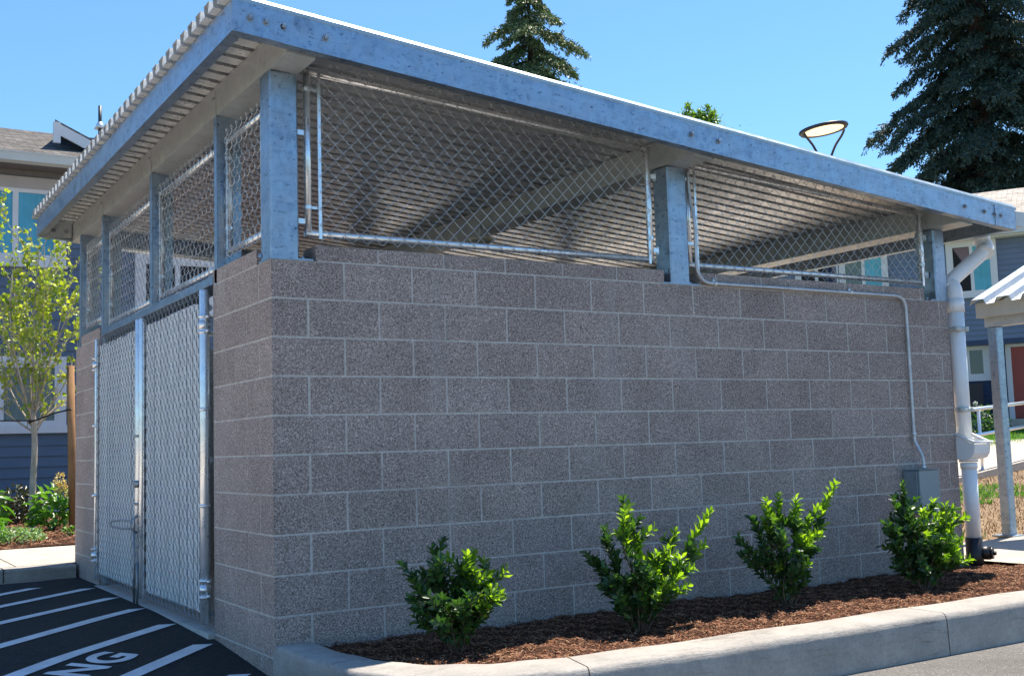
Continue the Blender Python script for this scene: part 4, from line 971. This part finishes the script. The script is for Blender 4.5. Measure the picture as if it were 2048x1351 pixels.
# ---- right house
H2 = empty('apartment_house', at_depth(1970, 860, 31)*[1,1,0], 'blue grey apartment house with red door beyond the lawn at the right', 'house')
exr = np.array([.521,-.854,0]); nr = np.array([-.854,-.521,0]); O2 = at_depth(1970, 860, 31)*np.array([1,1,0])
F2 = Facade(O2, exr, nr, H2); a_lo, a_hi = -11., 9.
_, ze = F2.hit(1970, 478); _, zmid = F2.hit(1960, 681); zg = 1.15
def F2box(nm, mat, a0, a1, z0, z1, o0, o1, par=None): b = MB(); F2.bx(b, a0, a1, z0, z1, o0, o1); return b.build(nm, mat, par or H2)
F2box('wall', M['siding2'], a_lo, a_hi, zmid-.125, ze, -9, -.02); F2box('wall', M['siding2'], a_lo, a_hi, zg-.6, zmid-.13, -9, -.37)
wall_siding(F2.P(a_lo,0,-.02), exr, zmid, ze-.02, a_hi-a_lo, .145, M['siding2'], H2, 'siding', nr)
F2box('overhang_shade', M['navy'], a_lo, a_hi, zmid-.12, zmid, -.02, .06)  # dark strip painting the shadow under the upper floor's overhang
wall_siding(F2.P(a_lo,0,-.35), exr, zg, zmid-.12, a_hi-a_lo, .145, M['navy'], H2, 'siding', nr)
F2box('gutter', M['gutter'], a_lo-.4, a_hi+.4, ze+.02, ze+.18, .36, .50); F2box('soffit', M['trim'], a_lo-.4, a_hi+.4, ze-.02, ze+.02, -.02, .36)
roof_slab('roof', [F2.P(a_lo-.5,ze+.17,.46), F2.P(a_hi+.5,ze+.17,.46), F2.P(a_hi+.5,ze+2.2,-4.5), F2.P(a_lo-.5,ze+2.2,-4.5)], .05, M['shingle2'], H2)
roof_slab('roof', [F2.P(a_hi+.5,ze+.17,-9.5), F2.P(a_lo-.5,ze+.17,-9.5), F2.P(a_lo-.5,ze+2.2,-4.5), F2.P(a_hi+.5,ze+2.2,-4.5)], .05, M['shingle2'], H2)
b = MB()
for aa in (a_lo, a_hi-.1): b.add([F2.P(aa,ze,.0), F2.P(aa,ze,-9.), F2.P(aa,ze+2.1,-4.5), F2.P(aa+.1,ze,.0), F2.P(aa+.1,ze,-9.), F2.P(aa+.1,ze+2.1,-4.5)], [(0,1,2),(3,5,4),(0,2,5,3),(1,4,5,2)])
b.build('gable', M['siding2'], H2)
a0, a1, z0, z1 = box_from(F2, 1901, 494, 1988, 581); w = F2.window(a0, a1, z0, z1, ['room','curtain2'], .13)
b = MB(); am = (a0+a1)/2; b.add([F2.P(a0+.06,z1-.06,.050), F2.P(am-.06,z1-.06,.050), F2.P(am-.07,z1-.75,.050), F2.P(am-.16,z1-.60,.052)], [(0,1,2,3)]); b.build('curtain', M['pinkcurt'], w)
a0, _ = F2.hit(1688, 540); a1, _ = F2.hit(1767, 540); _, zz1 = F2.hit(1730, 510); _, zz0 = F2.hit(1730, 575)
F2.window(a0, a1, z0, z1, ['blind','curtain2'], .13)
a0, _ = F2.hit(1600, 545); a1, _ = F2.hit(1668, 545); F2.window(a0, a1, z0, z1, ['room','room'], .13)
a0, a1, z0, z1 = box_from(F2, 1936, 698, 1972, 750); F3 = Facade(O2-nr*.33, exr, nr, H2)
a0, a1, z0, z1 = box_from(F3, 1935, 698, 1972, 750); F3.window(a0, a1, z0, z1, ['glass'], .13)
b = MB(); q0, qz = F3.hit(1928, 690); q1, _ = F3.hit(1998, 690); F3.bx(b, q0, q1, z1+.10, zmid-.13, .0, .03); F3.bx(b, a1+.16, q1, z0-.1, z1+.1, .0, .028); b.build('entry_panel', M['taupe'], H2)
d0, dz1 = F3.hit(2021, 694); dz0 = F3.hit(2030, 836)[1]; b = MB(); F3.bx(b, d0, d0+.95, dz0, dz1, .0, .05); DO = b.build('door', M['door'], H2)
b = MB()
for (p0, p1) in ((.14,.42),(.53,.81)):
    for (q0_, q1_) in ((.25,.75),(.85,1.35),(1.50,1.80)): F3.bx(b, d0+p0, d0+p1, dz0+q0_, dz0+q1_, .05, .062)
b.build('door_panel', M['door'], DO)
b = MB(); F3.bx(b, d0-.14, d0, dz0-.02, dz1+.14, .0, .07); F3.bx(b, d0+.95, d0+1.09, dz0-.02, dz1+.14, .0, .07); F3.bx(b, d0, d0+.95, dz1, dz1+.14, .0, .069); b.build('door_frame', M['trim'], DO)
b = MB(); F3.bx(b, d0-.42, d0-.18, dz0-.1, zmid-.13, .0, .6); b.build('porch_pillar', M['trim'], H2)
F2box('porch_slab', M['conc'], a_lo, a_hi, zg-.5, dz0-.03, -.34, 1.15)
# chair on the porch
cq, _ = F3.hit(1948, 800); CH = empty('patio_chair', F3.P(cq,dz0,.55), 'dark patio chair standing on the porch left of the red door', 'chair')
b = MB(); F3.bx(b, cq-.28, cq+.28, dz0+.36, dz0+.43, .35, .85); b.build('seat', M['brown'], CH)
b = MB(); F3.bx(b, cq-.28, cq+.28, dz0+.43, dz0+.98, .30, .36); b.build('backrest', M['brown'], CH)
for (p, q) in ((-.26,.37),(.23,.37),(-.26,.80),(.23,.80)): b = MB(); F3.bx(b, cq+p, cq+p+.04, dz0, dz0+.36, q, q+.04); b.build('leg', M['brown'], CH)
def bush(name, p, rx, h, n, mat, label, seed, L=.09, flowers=None, cat='bush'):
    N_ = np.random.RandomState(seed); p = np.array(p, float); root = empty(name, p, label, cat); st = MB(); C, D = [], []
    for i in range(n):
        a = N_.uniform(0,6.28); r = rx*math.sqrt(N_.uniform()); z = h*N_.uniform(.1,1)*(1-.45*(r/rx)**2); C.append(p+[math.cos(a)*r, math.sin(a)*r, z]); D.append(N_.normal(0,.7,3)+[math.cos(a)*.5, math.sin(a)*.5, .15])
    for i in range(7): e = C[i*3]; st.tube([p+N_.normal(0,.02,3)*[1,1,0], e], [.012,.004], 5, False)
    st.build('stem', M['stem'], root); leaves('foliage', C, D, N_.uniform(L*.7,L*1.2,n), L*.42, mat, root)
    if flowers:
        m_, cs, rr = flowers; FC, FD = [], []
        for c in cs:
            for _ in range(90): v = nrm(N_.normal(size=3)); FC.append(np.array(c)+v*rr*[1,1,1.2]*N_.uniform(.6,1)); FD.append(v)
        leaves('bloom', FC, FD, rr*.5, rr*.35, m_, root)
bp_ = at_depth(1955, 858, 28.6); bp_[2] = 1.0; fl = [at_depth(u, v, 28.4) for (u, v) in ((1966,829),(1972,830),(1961,816),(1951,807),(1940,851))]
bush('flowering_bush', bp_, .75, .72, 900, M['shrub'], 'dark bush with white flower heads under the porch chair', 3, .11, (M['whitebloom'], fl, .05))
# third house far behind the enclosure keeps the skyline closed to the right: ramp and rail
P1 = at_depth(1950, 818, 18.5); P2 = at_depth(2048, 805, 20.4); dr = (P2-P1)
RL = empty('handrail', at_depth(1957, 940, 18.6), 'tubular metal handrail along the sloping ramp before the lawn', 'handrail')
Q = lambda s, h: P1 + dr*s + np.array([0,0,h])
for h in (0, -.42): b = MB(); b.tube([Q(-1.6,h), Q(3.0,h)], .030, 12); b.build('rail', M['alu'], RL, True)
for s in (-1.4,.06,1.5,2.9): b = MB(); b.tube([Q(s,0), Q(s,-1.0)], .026, 12); b.tube([Q(s,-.985), Q(s,-1.0)], .06, 12); b.build('rail_post', M['alu'], RL, True)
b = MB(); side = nrm(np.cross(dr*[1,1,0],[0,0,1.]))*-1
if side@FW < 0: side = -side
vs = []
for s in (-6, 3.4):
    a_ = Q(s,-1.0)-side*.12; c_ = a_+side*3.4; vs += [a_, c_, a_-[0,0,.16], c_-[0,0,.5]]
b.add(vs, [(0,4,5,1),(0,2,6,4),(0,1,3,2),(4,6,7,5)]); struct(b.build('ramp', M['conc']))
# ------------------------------------------------ open shelter at the right edge
SH = empty('bike_shelter', (7.55,1.1,.05), 'open steel shelter with white corrugated roof at the right edge', 'shelter')
for (x, y) in ((7.50,1.08),(7.50,-2.9),(9.5,1.08),(9.5,-2.9)):
    zt_ = 2.02+(x-7.5)*.45; b = MB(); b.cbox((x,y,.055),(x+.10,y+.10,zt_),.008); o = b.build('post', M['galv'], SH)
    b = MB(); b.box((x-.06,y-.06,.053),(x+.16,y+.16,.066)); b.build('base_plate', M['galv'], o)
ps = .45
b = MB(); b.box((7.48,-3.1,2.02),(7.60,1.19,2.14)); b.build('beam', M['galv_in'], SH); b = MB(); b.box((9.48,-3.1,2.90),(9.6,1.22,3.02)); b.build('beam', M['galv_in'], SH)
for y in (1.08,-.95,-3.0): b = MB(); b.hexa([(7.46,y,2.13),(9.9,y,2.13+2.44*ps),(9.9,y+.08,2.13+2.44*ps),(7.46,y+.08,2.13),(7.46,y,2.20),(9.9,y,2.20+2.44*ps),(9.9,y+.08,2.20+2.44*ps),(7.46,y+.08,2.20)]); b.build('rafter', M['cream'], SH)
b = MB(); b.box((7.40,-3.3,2.105),(7.415,1.20,2.245)); b.box((7.416,-3.3,2.105),(7.455,1.20,2.113)); b.build('fascia', M['cream'], SH)
b = MB(); b.hexa([(7.40,1.202,2.105),(10.0,1.202,2.105+2.6*ps),(10.0,1.217,2.105+2.6*ps),(7.40,1.217,2.105),(7.40,1.202,2.245),(10.0,1.202,2.245+2.6*ps),(10.0,1.217,2.245+2.6*ps),(7.40,1.217,2.245)]); b.build('fascia', M['cream'], SH)
prof = []; y = -3.35
while y < 1.0: prof += [(y,0),(y+.09,0),(y+.115,.050),(y+.245,.050),(y+.27,0)]; y += .27
prof = [p for i, p in enumerate(prof) if i == 0 or p != prof[i-1]]
b = MB(); n = len(prof); vs = [(x, yy, 2.250+(x-7.40)*ps+h+t) for t in (0,.002) for x in (7.34,10.1) for (yy, h) in prof]
fs = []
for i in range(n-1): fs += [(i,i+1,n+i+1,n+i), (2*n+i,3*n+i,3*n+i+1,2*n+i+1), (i,2*n+i,2*n+i+1,i+1)]
b.add(vs, fs); b.build('roof_sheet', M['whitemetal'], SH)

# ------------------------------------------------ planting before the left house
def gp(u, v, y): p = at_plane(u, v, 1, y); return np.array([p[0], y, .15])
fl = at_plane(120, 972, 1, 9.7)
bush('hydrangea', gp(105,1050,9.8), .25, .58, 190, M['oakleaf'], 'leafy hydrangea with one pale yellow flower head behind the tree trunk', 5, .15, (M['bloom'], [fl, fl+[0,0,.09], fl+[.04,0,-.06]], .065), 'shrub')
bush('hydrangea', gp(-38,1045,9.2), .26, .80, 160, M['oakleaf'], 'large leaved green plant cut by the left edge of the picture', 6, .17, None, 'shrub')
bush('dark_shrub', gp(35,1050,11.6), .36, .55, 700, M['purple'], 'dark bronze shrub in the shade against the blue siding', 7, .09, None, 'shrub')
bush('ground_cover_plant', gp(25,1090,8.0), .34, .17, 700, M['cover'], 'low pale green ground cover plant at the edge of the pavement', 9, .05, None, 'plant')
bush('ground_cover_plant', gp(-30,1088,7.9), .20, .32, 300, M['oakleaf'], 'low bright green plant at the far left beside the pavement', 10, .07, None, 'plant')
bush('weed', gp(142,1075,8.6), .10, .12, 60, M['oakleaf'], 'tiny green weed at the foot of the wooden stake', 12, .05, None, 'plant')
